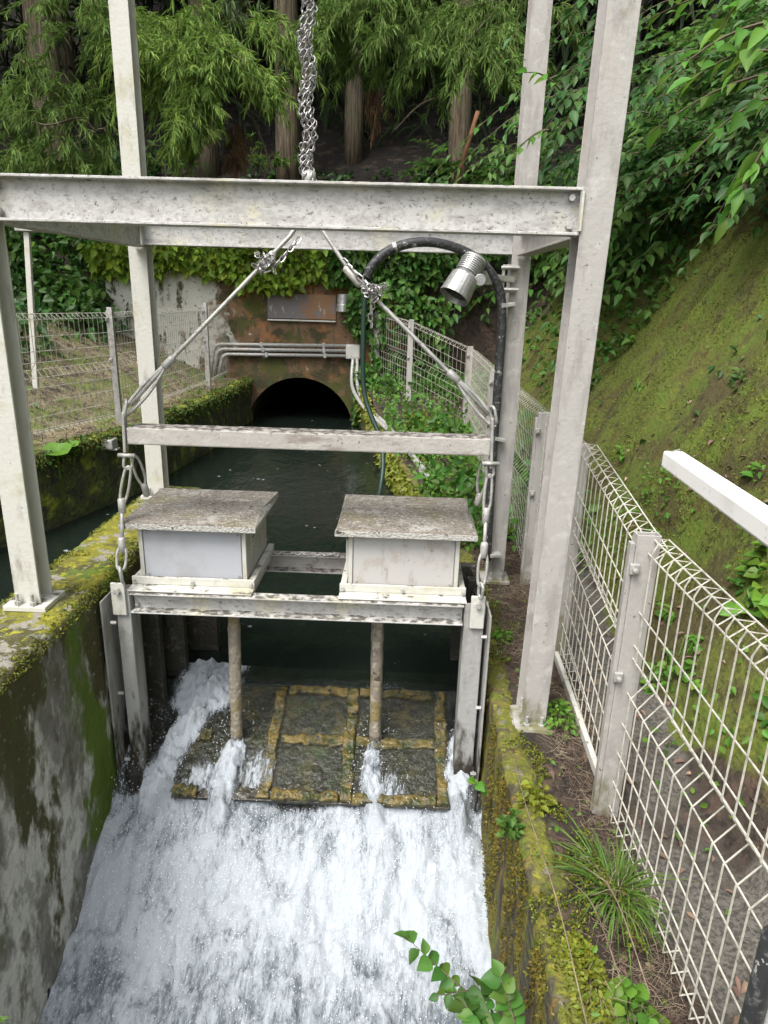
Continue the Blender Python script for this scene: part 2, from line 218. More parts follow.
# ------------------------------------------------------------------ object helpers
def tag(o, label=None, cat=None, group=None, kind=None):
    if label: o['label'] = label
    if cat: o['category'] = cat
    if group: o['group'] = group
    if kind: o['kind'] = kind
    return o
def thing(name, loc, label, cat, group=None):
    o = bpy.data.objects.new(name, None); C.objects.link(o); o.location = loc; o.empty_display_size = 0.1
    return tag(o, label, cat, group)
def wloc(o):
    v = Vector((0, 0, 0))
    while o is not None: v += o.location; o = o.parent
    return v
def link(name, me, mat, parent=None, loc=None):
    """me holds world coordinates; they are moved to the parent's (or the given) origin."""
    o = bpy.data.objects.new(name, me); C.objects.link(o)
    off = wloc(parent) if parent is not None else Vector(loc or (0, 0, 0))
    if off.length: me.transform(Matrix.Translation(-off))
    if parent is not None: o.parent = parent
    else: o.location = off
    if mat is not None: me.materials.append(mat)
    return o
V = Vector
class MB:
    def __init__(s): s.v = []; s.f = []
    def box(s, a, b):
        x0, y0, z0 = a; x1, y1, z1 = b; n = len(s.v)
        s.v += [(x0, y0, z0), (x1, y0, z0), (x1, y1, z0), (x0, y1, z0), (x0, y0, z1), (x1, y0, z1), (x1, y1, z1), (x0, y1, z1)]
        s.f += [tuple(n+i for i in q) for q in ((0, 3, 2, 1), (4, 5, 6, 7), (0, 1, 5, 4), (1, 2, 6, 5), (2, 3, 7, 6), (3, 0, 4, 7))]; return s
    def obox(s, p, q, w, h, up=(0, 0, 1)):
        p, q = V(p), V(q); d = (q-p).normalized(); up = V(up)
        if abs(d.dot(up)) > 0.98: up = V((0, 1, 0))
        r = d.cross(up).normalized(); u = r.cross(d); n = len(s.v)
        for c in (p, q):
            for a, b in ((-1, -1), (1, -1), (1, 1), (-1, 1)): s.v.append(tuple(c+r*a*w/2+u*b*h/2))
        s.f += [tuple(n+i for i in t) for t in ((0, 1, 2, 3), (7, 6, 5, 4), (0, 4, 5, 1), (1, 5, 6, 2), (2, 6, 7, 3), (3, 7, 4, 0))]; return s
    def tube(s, pts, r, k=8, cap=True, closed=False):
        pts = [V(p) for p in pts]; m = len(pts); rs = r if isinstance(r, (list, tuple)) else [r]*m; n = len(s.v)
        up = None
        for i, p in enumerate(pts):
            if closed: d = pts[(i+1) % m]-pts[i-1]
            else: d = pts[min(i+1, m-1)]-pts[max(i-1, 0)]
            d.normalize()
            if up is None: up = V((0, 0, 1)) if abs(d.z) < 0.9 else V((0, 1, 0))
            a = d.cross(up).normalized(); up = a.cross(d).normalized()
            for j in range(k):
                t = 2*PI*j/k; s.v.append(tuple(p+(a*math.cos(t)+up*math.sin(t))*rs[i]))
        for i in range(m if closed else m-1):
            for j in range(k):
                i2 = (i+1) % m
                s.f.append((n+i*k+j, n+i*k+(j+1) % k, n+i2*k+(j+1) % k, n+i2*k+j))
        if cap and not closed:
            s.f.append(tuple(n+j for j in range(k))[::-1]); s.f.append(tuple(n+(m-1)*k+j for j in range(k)))
        return s
    def lathe(s, p, d, prof, k=16):
        """prof: (distance along d, radius)"""
        p, d = V(p), V(d).normalized()
        return s.tube_r([p+d*t for t, _ in prof], d, [r for _, r in prof], k)
    def tube_r(s, pts, d, rs, k):
        n = len(s.v); up = V((0, 0, 1)) if abs(d.z) < 0.9 else V((0, 1, 0)); a = d.cross(up).normalized(); u = a.cross(d)
        for p, r in zip(pts, rs):
            for j in range(k):
                t = 2*PI*j/k; s.v.append(tuple(p+(a*math.cos(t)+u*math.sin(t))*r))
        for i in range(len(pts)-1):
            for j in range(k): s.f.append((n+i*k+j, n+i*k+(j+1) % k, n+(i+1)*k+(j+1) % k, n+(i+1)*k+j))
        s.f.append(tuple(n+j for j in range(k))[::-1]); s.f.append(tuple(n+(len(pts)-1)*k+j for j in range(k)))
        return s
    def profile(s, poly, place, a, b):
        """extrude a 2-D outline between parameters a and b; place(u, v, t) -> point"""
        n = len(s.v); m = len(poly)
        for t in (a, b): s.v += [tuple(place(u, v, t)) for u, v in poly]
        for i in range(m): j = (i+1) % m; s.f.append((n+i, n+j, n+m+j, n+m+i))
        s.f.append(tuple(n+i for i in range(m))[::-1]); s.f.append(tuple(n+m+i for i in range(m))); return s
    def mesh(s, name):
        import bmesh
        me = bpy.data.meshes.new(name); me.from_pydata(s.v, [], s.f)
        bm = bmesh.new(); bm.from_mesh(me); bmesh.ops.recalc_face_normals(bm, faces=bm.faces); bm.to_mesh(me); bm.free(); return me
    def build(s, name, mat, parent=None, loc=None, bevel=0.0, smooth=False, seg=2):
        me = s.mesh(name)
        if smooth: me.polygons.foreach_set('use_smooth', [True]*len(me.polygons))
        o = link(name, me, mat, parent, loc)
        if bevel:
            b = o.modifiers.new('bevel', 'BEVEL'); b.width = bevel; b.segments = seg; b.limit_method = 'ANGLE'
        return o
def npmesh(name, verts, faces, mat, parent=None, loc=None, smooth=True, attrs=None):
    """verts (n,3); faces list of index arrays with a common width each"""
    me = bpy.data.meshes.new(name); verts = np.asarray(verts, np.float32)
    me.vertices.add(len(verts)); me.vertices.foreach_set('co', verts.ravel())
    fl = [np.asarray(f, np.int32) for f in faces if len(f)]
    tot = np.concatenate([np.full(len(f), f.shape[1], np.int32) for f in fl]); idx = np.concatenate([f.ravel() for f in fl])
    me.loops.add(len(idx)); me.loops.foreach_set('vertex_index', idx)
    me.polygons.add(len(tot)); st = np.concatenate([[0], np.cumsum(tot)[:-1]]).astype(np.int32); me.polygons.foreach_set('loop_start', st)
    try: me.polygons.foreach_set('loop_total', tot)
    except Exception: pass
    me.polygons.foreach_set('use_smooth', np.full(len(tot), smooth))
    for k, a in (attrs or {}).items():
        at = me.attributes.new(k, 'FLOAT', 'POINT'); at.data.foreach_set('value', np.asarray(a, np.float32))
    me.update(calc_edges=True); me.validate()
    return link(name, me, mat, parent, loc)
def nrm(a): return a/np.maximum(np.linalg.norm(a, axis=-1, keepdims=True), 1e-9)
def leaves(name, P, D, N, L, W, mat, parent=None, loc=None, simple=False, fold=0.25, droop=0.25):
    """leaf blades: base P, direction D, normal N, length L, width W, folded on the midrib and drooping to the tip"""
    P, D, N = np.asarray(P, float), nrm(np.asarray(D, float)), np.asarray(N, float)
    n = len(P); L = np.broadcast_to(np.asarray(L, float), (n,))[:, None]; W = np.broadcast_to(np.asarray(W, float), (n,))[:, None]
    Sd = nrm(np.cross(D, N)); N = nrm(np.cross(Sd, D))
    def pt(t, s, h): return P + D*L*t + Sd*W*s + N*(h*W - droop*t*t*L)
    b = np.arange(n)[:, None]
    if simple:
        vs = [pt(0, 0, 0), pt(.28, .46, fold), pt(.66, .36, fold*.8), pt(1, 0, 0), pt(.66, -.36, fold*.8), pt(.28, -.46, fold)]
        b = b*6; F = [np.concatenate([b+np.array(q) for q in ([0, 1, 2, 3], [0, 3, 4, 5])])]
    else:
        T, Wt = (.13, .32, .55, .76, .90), (.27, .48, .46, .28, .12)
        vs = [pt(0, 0, 0)]+[pt(t, 0, 0) for t in T]+[pt(1, 0, 0)]+[pt(t, q, fold*q*2) for t, q in zip(T, Wt)]+[pt(t, -q, fold*q*2) for t, q in zip(T, Wt)]
        b = b*17; F = [np.concatenate([b+np.array(q) for q in ([0, 1, 7], [5, 6, 11], [0, 12, 1], [5, 16, 6])]), np.concatenate([b+np.array(q) for q in [[k, k+1, 7+k, 6+k] for k in range(1, 5)]+[[k, 11+k, 12+k, k+1] for k in range(1, 5)]])]
    v = np.stack(vs, 1).reshape(-1, 3)
    return npmesh(name, v, F, mat, parent, loc)
def strands(name, P, D, L, W, mat, parent=None, loc=None, droop=0.5, seg=4):
    """thin tapering blades bending down: needles, grass, straw"""
    P, D = np.asarray(P, float), nrm(np.asarray(D, float)); n = len(P)
    L = np.broadcast_to(np.asarray(L, float), (n,))[:, None]; W = np.broadcast_to(np.asarray(W, float), (n,))[:, None]
    dr = np.broadcast_to(np.asarray(droop, float), (n,))[:, None]
    R = nrm(rng.normal(size=(n, 3))); Sd = nrm(np.cross(D, R)); S2 = nrm(np.cross(D, Sd))
    vs = []
    for q in range(seg+1):
        t = q/seg; c = P+D*L*t; c = c.copy(); c[:, 2:] -= dr*L*t*t
        wd = W*(0.55+1.2*t*(1-t))*(1.0 if q < seg else 0.25)
        vs += [c+Sd*wd*.5, c-Sd*wd*.5, c+S2*wd*.5, c-S2*wd*.5]
    v = np.stack(vs, 1).reshape(-1, 3); b = np.arange(n)[:, None]*4*(seg+1)
    F = []
    for q in range(seg):
        o = q*4
        F.append(b+np.array([o, o+1, o+5, o+4])); F.append(b+np.array([o+2, o+3, o+7, o+6]))
    return npmesh(name, v, [np.concatenate(F)], mat, parent, loc)
def catmull(pts, n=6):
    pts = [V(p) for p in pts]; P = [pts[0]*2-pts[1]]+pts+[pts[-1]*2-pts[-2]]; out = []
    for i in range(1, len(P)-2):
        for q in range(n):
            t = q/n; a, b, c, d = P[i-1], P[i], P[i+1], P[i+2]
            out.append(0.5*((2*b)+(c-a)*t+(2*a-5*b+4*c-d)*t*t+(3*b-a-3*c+d)*t**3))
    out.append(pts[-1]); return out

# ------------------------------------------------------------------ ground
WZ = -0.25                                                      # level of the pool above the gate
def xr(y): return np.where(y < 4.2, 0.46, np.where(y < 10.5, 0.46-(y-4.2)*(1.08/6.3), -0.62))
def xl(y): return np.interp(y, [-8, 3.6, 5.3, 6.4, 8.6, 10.5, 60], [-3.7, -3.35, -2.86, -2.55, -2.34, -2.30, -2.30])
def hgt(x, y):
    x, y = np.asarray(x, float), np.asarray(y, float)
    right = 0.36*sstep(6.8, 10.3, y) + 0.02*fbm(x*3, y*3) + np.maximum(0, x-1.22-0.10*fbm(y*0.8, x*0+3))*1.55 + np.clip((x-1.25)*3, 0, 1)*(0.055*fbm(x*6, y*6, 4)+0.09*fbm(x*2.2, y*2.2, 6)) + 0.14*np.maximum(0, x-1.3)**0.5*fbm(x*1.3, y*1.3, 2)
    right = right - 0.10*sstep(2.7, 1.7, y)*sstep(0.55, 0.75, x)*1.3
    left = 0.38+0.03*fbm(x*2, y*2)+np.maximum(0, xl(y)-0.5-x)*0.42+np.maximum(0, -5.2-x)*0.7
    side = np.where(x > -1.4, right, left)
    back = 1.78+np.clip(y-10.75, 0, 1.5)*1.05+np.maximum(0, y-12.25)*0.58+0.25*fbm(x*0.5, y*0.5, 5)*sstep(11, 14, y)
    k = sstep(10.52, 10.85, y)
    return np.where(y > 10.5, np.maximum(side, side*(1-k)+back*k), side)
def build_ground():
    ys = np.concatenate([np.arange(-8, 0.5, 0.5), np.arange(0.5, 5, 0.04), np.arange(5, 10.5, 0.08), [10.5, 10.56, 10.62, 10.7, 10.8], np.arange(10.9, 16, 0.15), np.arange(16, 61, 1.0)])
    uR = np.concatenate([np.arange(0, 3.2, 0.04), np.arange(3.2, 6, 0.12), np.arange(6, 30, 1.0)])
    uL = np.concatenate([np.arange(0, 3.5, 0.08), np.arange(3.5, 8, 0.25), np.arange(8, 34, 1.3)])
    rows = []
    for y in ys:
        a = float(xl(y))-0.06-uL[::-1]; b = float(xr(np.array(y)))+uR
        mid = np.linspace(a[-1], b[0], 14)[1:-1]
        rows.append(np.concatenate([a, mid, b]))
    X = np.array(rows); Y = np.repeat(ys[:, None], X.shape[1], 1); Z = hgt(X, Y)
    nL, nM = len(uL), 12; r, c = X.shape
    i, j = np.meshgrid(np.arange(r-1), np.arange(c-1), indexing='ij')
    keep = ~((j >= nL-1) & (j < nL+nM) & (ys[i] < 10.55))
    i, j = i[keep], j[keep]; f = np.stack([i*c+j, i*c+j+1, (i+1)*c+j+1, (i+1)*c+j], 1)
    moss = sstep(1.10, 1.27, X+0.15*fbm(X*2, Y*2))*sstep(11.5, 9.5, Y)
    dry = sstep(-2.0, -2.2, X)*sstep(-6.5, -4.5, X)*sstep(11, 10.4, Y)
    path = sstep(0.80, 0.87, X+0.04*fbm(X*5, Y*5))*sstep(1.33, 1.16, X+0.12*fbm(X*4, Y*4))*sstep(9, 7, Y)
    km = sstep(0.62, 0.50, X+0.16*fbm(X*5, Y*4, 9))*(X > 0.3)*sstep(9, 6, Y)*0.95
    km = np.maximum(km, 0.7*sstep(5, 6.5, Y)*(X > -1.4)*sstep(1.1, 0.7, X)*sstep(10.5, 10, Y))
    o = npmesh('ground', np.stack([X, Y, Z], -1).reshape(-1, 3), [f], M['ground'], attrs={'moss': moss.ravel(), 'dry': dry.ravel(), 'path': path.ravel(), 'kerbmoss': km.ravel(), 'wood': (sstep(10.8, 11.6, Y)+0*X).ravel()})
    tag(o, kind='structure')
build_ground()
bed = MB().box((-3.9, -8, -1.75), (0.6, 24, -1.65)); tag(bed.build('river_bed', M['bankmoss']), kind='structure')

# ------------------------------------------------------------------ channel walls
def wall(name, a, b, mat, label, loc, bevel=0.03, sub=None, mesh=None):
    mb = mesh or MB().box(a, b)
    o = mb.build(name, mat, loc=loc, bevel=bevel, seg=3)
    return tag(o, label, 'wall')
def rough_wall(name, path, th, z0, z1, mat, label, amp=0.012, res=0.05, side=1, zres=0.05):
    """a cast wall with an uneven skin: path of (x, y), thickness to the 'side' of it"""
    pts = [V((p[0], p[1], 0)) for p in path]; L = sum((pts[i+1]-pts[i]).length for i in range(len(pts)-1)); n = max(2, int(L/res))
    c = []
    for q in range(n+1):
        d = L*q/n; i = 0
        while i < len(pts)-2 and d > (pts[i+1]-pts[i]).length: d -= (pts[i+1]-pts[i]).length; i += 1
        e = (pts[i+1]-pts[i]); c.append((pts[i]+e.normalized()*d, V((-e.y, e.x, 0)).normalized()*side))
    nz = max(2, int((z1-z0)/zres)); nt = max(2, int(th/zres)); prof = []
    bev = min(0.03, th*0.2)
    prof += [(0, z0+(z1-bev-z0)*q/nz) for q in range(nz+1)]+[(bev*.3, z1-bev*.3)]
    prof += [(bev+(th-2*bev)*q/nt, z1) for q in range(nt+1)]+[(th-bev*.3, z1-bev*.3)]
    prof += [(th, z1-bev-(z1-bev-z0)*q/nz) for q in range(nz+1)]
    vs = np.array([[tuple(p+d*u+V((0, 0, z))) for u, z in prof] for p, d in c]); m = len(prof)
    sh = vs.reshape(-1, 3); f1 = fbm(sh[:, 0]*6+sh[:, 2]*5, sh[:, 1]*6, sh[:, 2]*4); f2 = fbm(sh[:, 0]*25+sh[:, 2]*23, sh[:, 1]*25, sh[:, 2]*19)
    nd = np.array([[tuple(d*(-1 if u < th*0.5 else 1)*(1 if z < z1-0.001 else 0)+V((0, 0, 1 if z > z1-0.02 else 0))) for u, z in prof] for p, d in c]).reshape(-1, 3)
    sh = sh+nd*(f1*amp+f2*amp*0.5)[:, None]
    i, j = np.meshgrid(np.arange(n), np.arange(m-1), indexing='ij'); i, j = i.ravel(), j.ravel()
    f = np.stack([i*m+j, i*m+j+1, (i+1)*m+j+1, (i+1)*m+j], 1)
    cap = [np.array([list(range(m))[::-1]]), np.array([[n*m+q for q in range(m)]])]
    o = npmesh(name, sh, [f]+cap, mat); return tag(o, label, 'wall')
rough_wall('channel_wall', [(-1.28, 4.28), (-1.28, -4)], 0.33, -1.6, 0.454, M['concrete_moss'], 'thick grey concrete channel wall left of the white water with yellow moss on its top', side=-1, amp=0.010, res=0.035)
rough_wall('channel_wall', [(0.43, -4), (0.43, 4.2), (-0.66, 10.5)], 0.10, -1.6, 0.015, M['yellowmoss'], 'ochre mossy channel wall to the right of the white water, below the wire fence', side=-1, amp=0.022, res=0.04)
rough_wall('bank_wall', [(-2.30, 10.5), (-2.34, 8.6), (-2.55, 6.4), (-2.86, 5.3), (-3.35, 3.6), (-3.7, -4)], 0.12, -1.6, 0.40, M['bankmoss'], 'dark green mossy bank wall along the far left side of the water', side=-1, amp=0.03, res=0.05)

# ------------------------------------------------------------------ tunnel portal
PY = 10.5
portal = thing('tunnel_portal', (-1.56, PY, -0.3), 'rust brown tunnel portal with a dark round arch at the far end of the water', 'tunnel')
def portal_mesh():
    cx, cz, r = -1.565, -0.40, 0.815
    x0, x1, z0, z1 = -4.42, 0.1, -1.6, 1.86
    mb = MB(); n = 28
    arc = [(cx-r, z0)]+[(cx-r*math.cos(PI*q/n), cz+r*math.sin(PI*q/n)) for q in range(n+1)]+[(cx+r, z0)]
    outer = []
    for x, z in arc:      # matching points on the outer rectangle
        outer.append((x0 if x <= cx-r*0.999 else x1 if x >= cx+r*0.999 else x0+(x1-x0)*(x-(cx-r))/(2*r), z1 if abs(x-cx) < r*0.999 else z))
    k = len(arc)
    for y in (PY, PY+0.4):
        mb.v += [(x, y, z) for x, z in arc]+[(x, y, z) for x, z in outer]
    for i in range(k-1):
        mb.f.append((i, i+1, k+i+1, k+i)); o = 2*k
        mb.f.append((o+i, o+k+i, o+k+i+1, o+i+1)); mb.f.append((i, o+i, o+i+1, i+1)); mb.f.append((k+i, k+i+1, o+k+i+1, o+k+i))
    return mb, arc
pm, arc = portal_mesh()
pw = pm.build('portal_wall', M['portal'], portal)
tb = MB()
for y in (PY+0.4, PY+9): tb.v += [(x, y, z) for x, z in arc]
k_ = len(arc)
for i in range(k_-1): tb.f.append((i, i+1, k_+i+1, k_+i))
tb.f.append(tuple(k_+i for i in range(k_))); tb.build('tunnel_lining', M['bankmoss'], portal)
p0, p1 = (-2.028,10.470,1.618), (-1.020,10.470,1.268)
MB().box((p0[0], PY-0.025, p1[2]), (p1[0], PY+0.02, p0[2])).build('plaque', M['plaque'], portal, bevel=0.008)
MB().box((p0[0], PY-0.06, p1[2]-0.035), (p1[0], PY+0.02, p1[2]-0.012)).build('plaque_sill', M['white'], portal, bevel=0.008)
# arch ring, a little proud
ar = MB(); n = 28; cx, cz = -1.565, -0.40
for q in range(n+1):
    a = PI*q/n
    for rr, yy in ((0.817, PY-0.03), (0.90, PY-0.03), (0.90, PY+0.02), (0.817, PY+0.02)): ar.v.append((cx-rr*math.cos(a), yy, cz+rr*math.sin(a)))
for q in range(n):
    for e in range(4): ar.f.append((q*4+e, q*4+(e+1) % 4, q*4+4+(e+1) % 4, q*4+4+e))
ar.build('arch_ring', M['portal'], portal)

# ------------------------------------------------------------------ water
def pool():
    xs = np.linspace(-3.9, 0.5, 130); ys = np.concatenate([np.arange(-4, 2.9, 0.5), np.arange(2.9, 12, 0.045), [14, 20]])
    X, Y = np.meshgrid(xs, ys)
    amp = 0.012*(0.4+sstep(5.5, 3.4, Y))
    Z = WZ+amp*fbm(X*4, Y*3, 1)
    # upstream of the gate the surface draws down to the crest of the leaf
    inb = (X > -1.30)
    Z = Z-inb*0.05*sstep(3.7, 3.2, Y)-inb*0.9*sstep(3.16, 2.95, Y)
    r, c = X.shape; i, j = np.meshgrid(np.arange(r-1), np.arange(c-1), indexing='ij')
    keep = ~((X[i, j] > -1.30) & (Y[i, j] < 3.06)) ; i, j = i[keep], j[keep]
    f = np.stack([i*c+j, i*c+j+1, (i+1)*c+j+1, (i+1)*c+j], 1)
    tag(npmesh('water', np.stack([X, Y, Z], -1).reshape(-1, 3), [f], M['water']), kind='structure')
pool()
def leafz(y): return -0.30-(3.16-y)*0.40
def base_z(y): return np.interp(y, [-4, 1.0, 1.4, 1.8, 2.05, 2.3, 2.5, 2.62], [-1.18, -1.14, -1.06, -0.95, -0.87, -0.76, -0.66, -0.60])
def white_water():
    xs = np.linspace(-1.30, 0.45, 190); ys = np.concatenate([np.arange(-4, 0.9, 0.2), np.arange(0.9, 3.3, 0.009)])
    X, Y = np.meshgrid(xs, ys)
    n1 = fbm(X*5, Y*3.2, 0.3, 4); n2 = fbm(X*19, Y*12, 1.7, 4); n3 = fbm(X*50, Y*34, 4.1, 2)
    Z = base_z(Y)+n1*0.080+n2*0.038+n3*0.008
    # streams running over the leaf
    wob = 0.05*n1
    def jet(xc, wd, y0): return np.exp(-((X-xc-wob)/wd)**2)*sstep(y0, y0-0.18, Y)
    J = np.maximum.reduce([jet(-0.74-0.10*(2.9-Y), 0.035+0.16*(2.9-Y), 2.93)*1.1, jet(-0.075, 0.035+0.12*(2.92-Y), 2.93)*0.85, jet(0.37-0.10*(3.1-Y), 0.05+0.05*(3.0-Y), 3.05)*1.0,
                           jet(-0.99-0.33*(2.9-Y), 0.075, 3.10)*1.1, np.exp(-((X+1.24)/0.06)**2)*sstep(3.35, 3.1, Y)*0.45, np.exp(-((X+0.96)/0.15)**2)*sstep(3.36, 3.28, Y)*sstep(2.9, 3.02, Y)*1.2,
                           0.40*np.exp(-((X+0.66)/0.22)**2)*sstep(2.86, 2.70, Y), 0.55*np.exp(-((X+0.02)/0.13)**2)*sstep(2.82, 2.64, Y), 0.62*np.exp(-((X+0.86)/0.14)**2)*sstep(2.85, 2.64, Y), 0.5*np.exp(-((X+0.62)/0.12)**2)*sstep(2.9, 2.7, Y), 0.20*sstep(2.70, 2.60, Y)])
    lz = leafz(Y)
    over = lz+0.022+np.clip(J, 0, 1.2)*(0.034+0.06*n2+0.04*n1+0.035*n3)+0.012*n2
    over = np.where(Y > 3.16, np.minimum(over, WZ-0.015+0.06*J*(0.4+n2)), over)
    Jc = np.clip((J-0.5)*2, 0, 1); k = sstep(2.56-0.12*Jc, 2.68-0.08*Jc, Y)
    Z = Z*(1-k)+over*k
    cover = np.where(Y > 2.40, np.clip(J*0.80, 0, 0.80)*sstep(2.48, 2.62, Y)+(1-sstep(2.54, 2.63, Y))*1.05, 1.0); cover = np.where(Y > 3.2, np.clip(J, 0, 1)*0.9, cover)
    foam = 0.02+0.10*sstep(1.5, 2.2, Y)+0.16*sstep(1.95, 2.25, Y)*sstep(2.5, 2.35, Y)-0.17*sstep(2.05, 1.75, Y)*sstep(-0.95, -0.35, X)+0.10*n1+0.10*n2-0.03*sstep(2.38, 2.55, Y)*(1-np.clip(J*1.5, 0, 1))
    foam = np.where(Y > 2.6, foam+0.12*np.clip(J, 0, 1), foam)
    r, c = X.shape; i, j = np.meshgrid(np.arange(r-1), np.arange(c-1), indexing='ij'); i, j = i.ravel(), j.ravel()
    f = np.stack([i*c+j, i*c+j+1, (i+1)*c+j+1, (i+1)*c+j], 1)
    tag(npmesh('white_water', np.stack([X, Y, Z], -1).reshape(-1, 3), [f], M['foam'], attrs={'foam': foam.ravel(), 'cover': cover.ravel()}), kind='structure')
    # spray drops thrown up over the foam
    n = 5200; px = rng.uniform(-1.27, 0.42, n); py = 2.62-np.abs(rng.normal(0, 0.42, n)); keep = py > 0.9; px, py = px[keep], py[keep]; n = len(px)
    pz = base_z(py)+fbm(px*5, py*3.2, 0.3, 4)*0.075+0.015+rng.exponential(0.028, n)
    jx = rng.choice([-0.78, -0.08, 0.36, -1.05, -1.2], 900)+rng.normal(0, 0.05, 900); jy = rng.uniform(2.55, 3.0, 900)
    px, py, pz = np.concatenate([px, jx]), np.concatenate([py, jy]), np.concatenate([pz, leafz(jy)+0.04+rng.exponential(0.02, 900)]); n = len(px)
    r_ = rng.uniform(0.0008, 0.0026, n)[:, None]; c_ = np.stack([px, py, pz], 1); st = np.array([1, 1.8, 1.2])
    o6 = np.array([[1, 0, 0], [-1, 0, 0], [0, 1, 0], [0, -1, 0], [0, 0, 1], [0, 0, -1]])*st
    v = (c_[:, None, :]+o6[None]*r_[:, :, None]).reshape(-1, 3); b = np.arange(n)[:, None]*6
    F = np.concatenate([b+np.array(q) for q in ((0, 2, 4), (2, 1, 4), (1, 3, 4), (3, 0, 4), (2, 0, 5), (1, 2, 5), (3, 1, 5), (0, 3, 5))])
    tag(npmesh('water_spray', v, [F], M['spray']), 'fine white spray drops flying above the white water', 'spray', kind='stuff')
M['spray'] = layered('spray drops', (0.82, 0.85, 0.88), rough=0.2)
white_water()

# ------------------------------------------------------------------ steel portal frame
def hpoly(b=0.10, h=0.10, tw=0.007, tf=0.009):       # H outline: u across the flange, v along the web
    x, y = b/2, h/2
    return [(-x, -y), (x, -y), (x, -y+tf), (tw/2, -y+tf), (tw/2, y-tf), (x, y-tf), (x, y), (-x, y), (-x, y-tf), (-tw/2, y-tf), (-tw/2, -y+tf), (-x, -y+tf)]
frame = thing('steel_gantry', (-0.44, 3.2, 0.0), 'tall weathered white steel frame of four H posts and beams standing over the channel', 'steel frame')
TOPZ = 3.55
posts = [(-1.462, 2.51, 0.465, 'white'), (0.583, 2.51, 0.0, 'grey'), (-1.485, 4.05, 0.462, 'white'), (0.600, 3.95, 0.03, 'grey')]
for px, py, pz, mt in posts:
    p = MB().profile(hpoly(0.10, 0.10 if mt == 'white' else 0.135), lambda u, v, t, px=px, py=py+(0.0 if mt == 'white' else 0.018), ln=(0.016 if (px > 0 and py < 3) else 0.0): (px+u+ln*t, py+v, t), pz+0.012, TOPZ).build('post', M[mt], frame, bevel=0.0015, seg=1)
    bp = MB().box((px-0.085, py-0.085, pz-0.01), (px+0.085, py+0.085, pz+0.012)).build('base_plate', M[mt], p, bevel=0.003)
    for sx in (-1, 1):
        for sy in (-1, 1):
            if sy == 1 and sx*px > 0: continue
            bt = MB(); bt.tube([(px+sx*0.03, py-0.068 if sy < 0 else py+0.068, pz), (px+sx*0.03, py-0.068 if sy < 0 else py+0.068, pz+0.06)], 0.007, 6)
            bt.tube([(px+sx*0.03, py-0.068 if sy < 0 else py+0.068, pz+0.012), (px+sx*0.03, py-0.068 if sy < 0 else py+0.068, pz+0.028)], 0.014, 6)
            bt.build('anchor_bolt', M['galv'], p)
MB().box((0.50, 2.41, -0.06), (0.665, 2.60, 0.022)).build('footing', M['grey'], frame, bevel=0.02)
BZ0, BZ1 = 1.890, 2.036
def xbeam(y, x0, x1, z0, z1, mat, name='cross_beam'):
    zc = (z0+z1)/2
    return MB().profile([(v, u) for u, v in hpoly(0.075, z1-z0, 0.006, 0.009)], lambda v, u, t: (t, y+u, zc+v), x0, x1).build(name, mat, frame, bevel=0.0015, seg=1)
def ybeam(x, y0, y1, z0, z1, mat):
    zc = (z0+z1)/2
    return MB().profile(hpoly(0.075, z1-z0, 0.006, 0.009), lambda u, v, t: (x+u, t, zc+v), y0, y1).build('side_beam', mat, frame, bevel=0.0015, seg=1)
fb = xbeam(2.51, -1.43, 0.572, BZ0, BZ1, M['beam'])
xbeam(3.98, -1.43, 0.56, BZ0+0.01, BZ1+0.01, M['beam'])
ybeam(-1.462, 2.565, 3.99, BZ0, BZ1, M['beam']); ybeam(0.61, 2.565, 3.89, BZ0, BZ1, M['grey'])
xbeam(2.51, -1.40, 0.53, TOPZ-0.15, TOPZ-0.005, M['beam']); xbeam(3.98, -1.40, 0.54, TOPZ-0.15, TOPZ-0.005, M['beam'])
ybeam(-0.43, 2.55, 3.94, TOPZ-0.15, TOPZ-0.005, M['beam'])
MB().box((0.556, 2.452, BZ0+0.012), (0.564, 2.478, BZ1-0.012)).build('end_plate', M['white'], frame)
for z in (BZ0+0.03, BZ1-0.03):
    MB().tube([(-1.385, 2.500, z), (-1.385, 2.470, z)], 0.011, 6).build('bolt', M['galv'], frame)
    MB().tube([(0.532, 2.507, z), (0.532, 2.485, z)], 0.011, 6).build('bolt', M['galv'], frame)

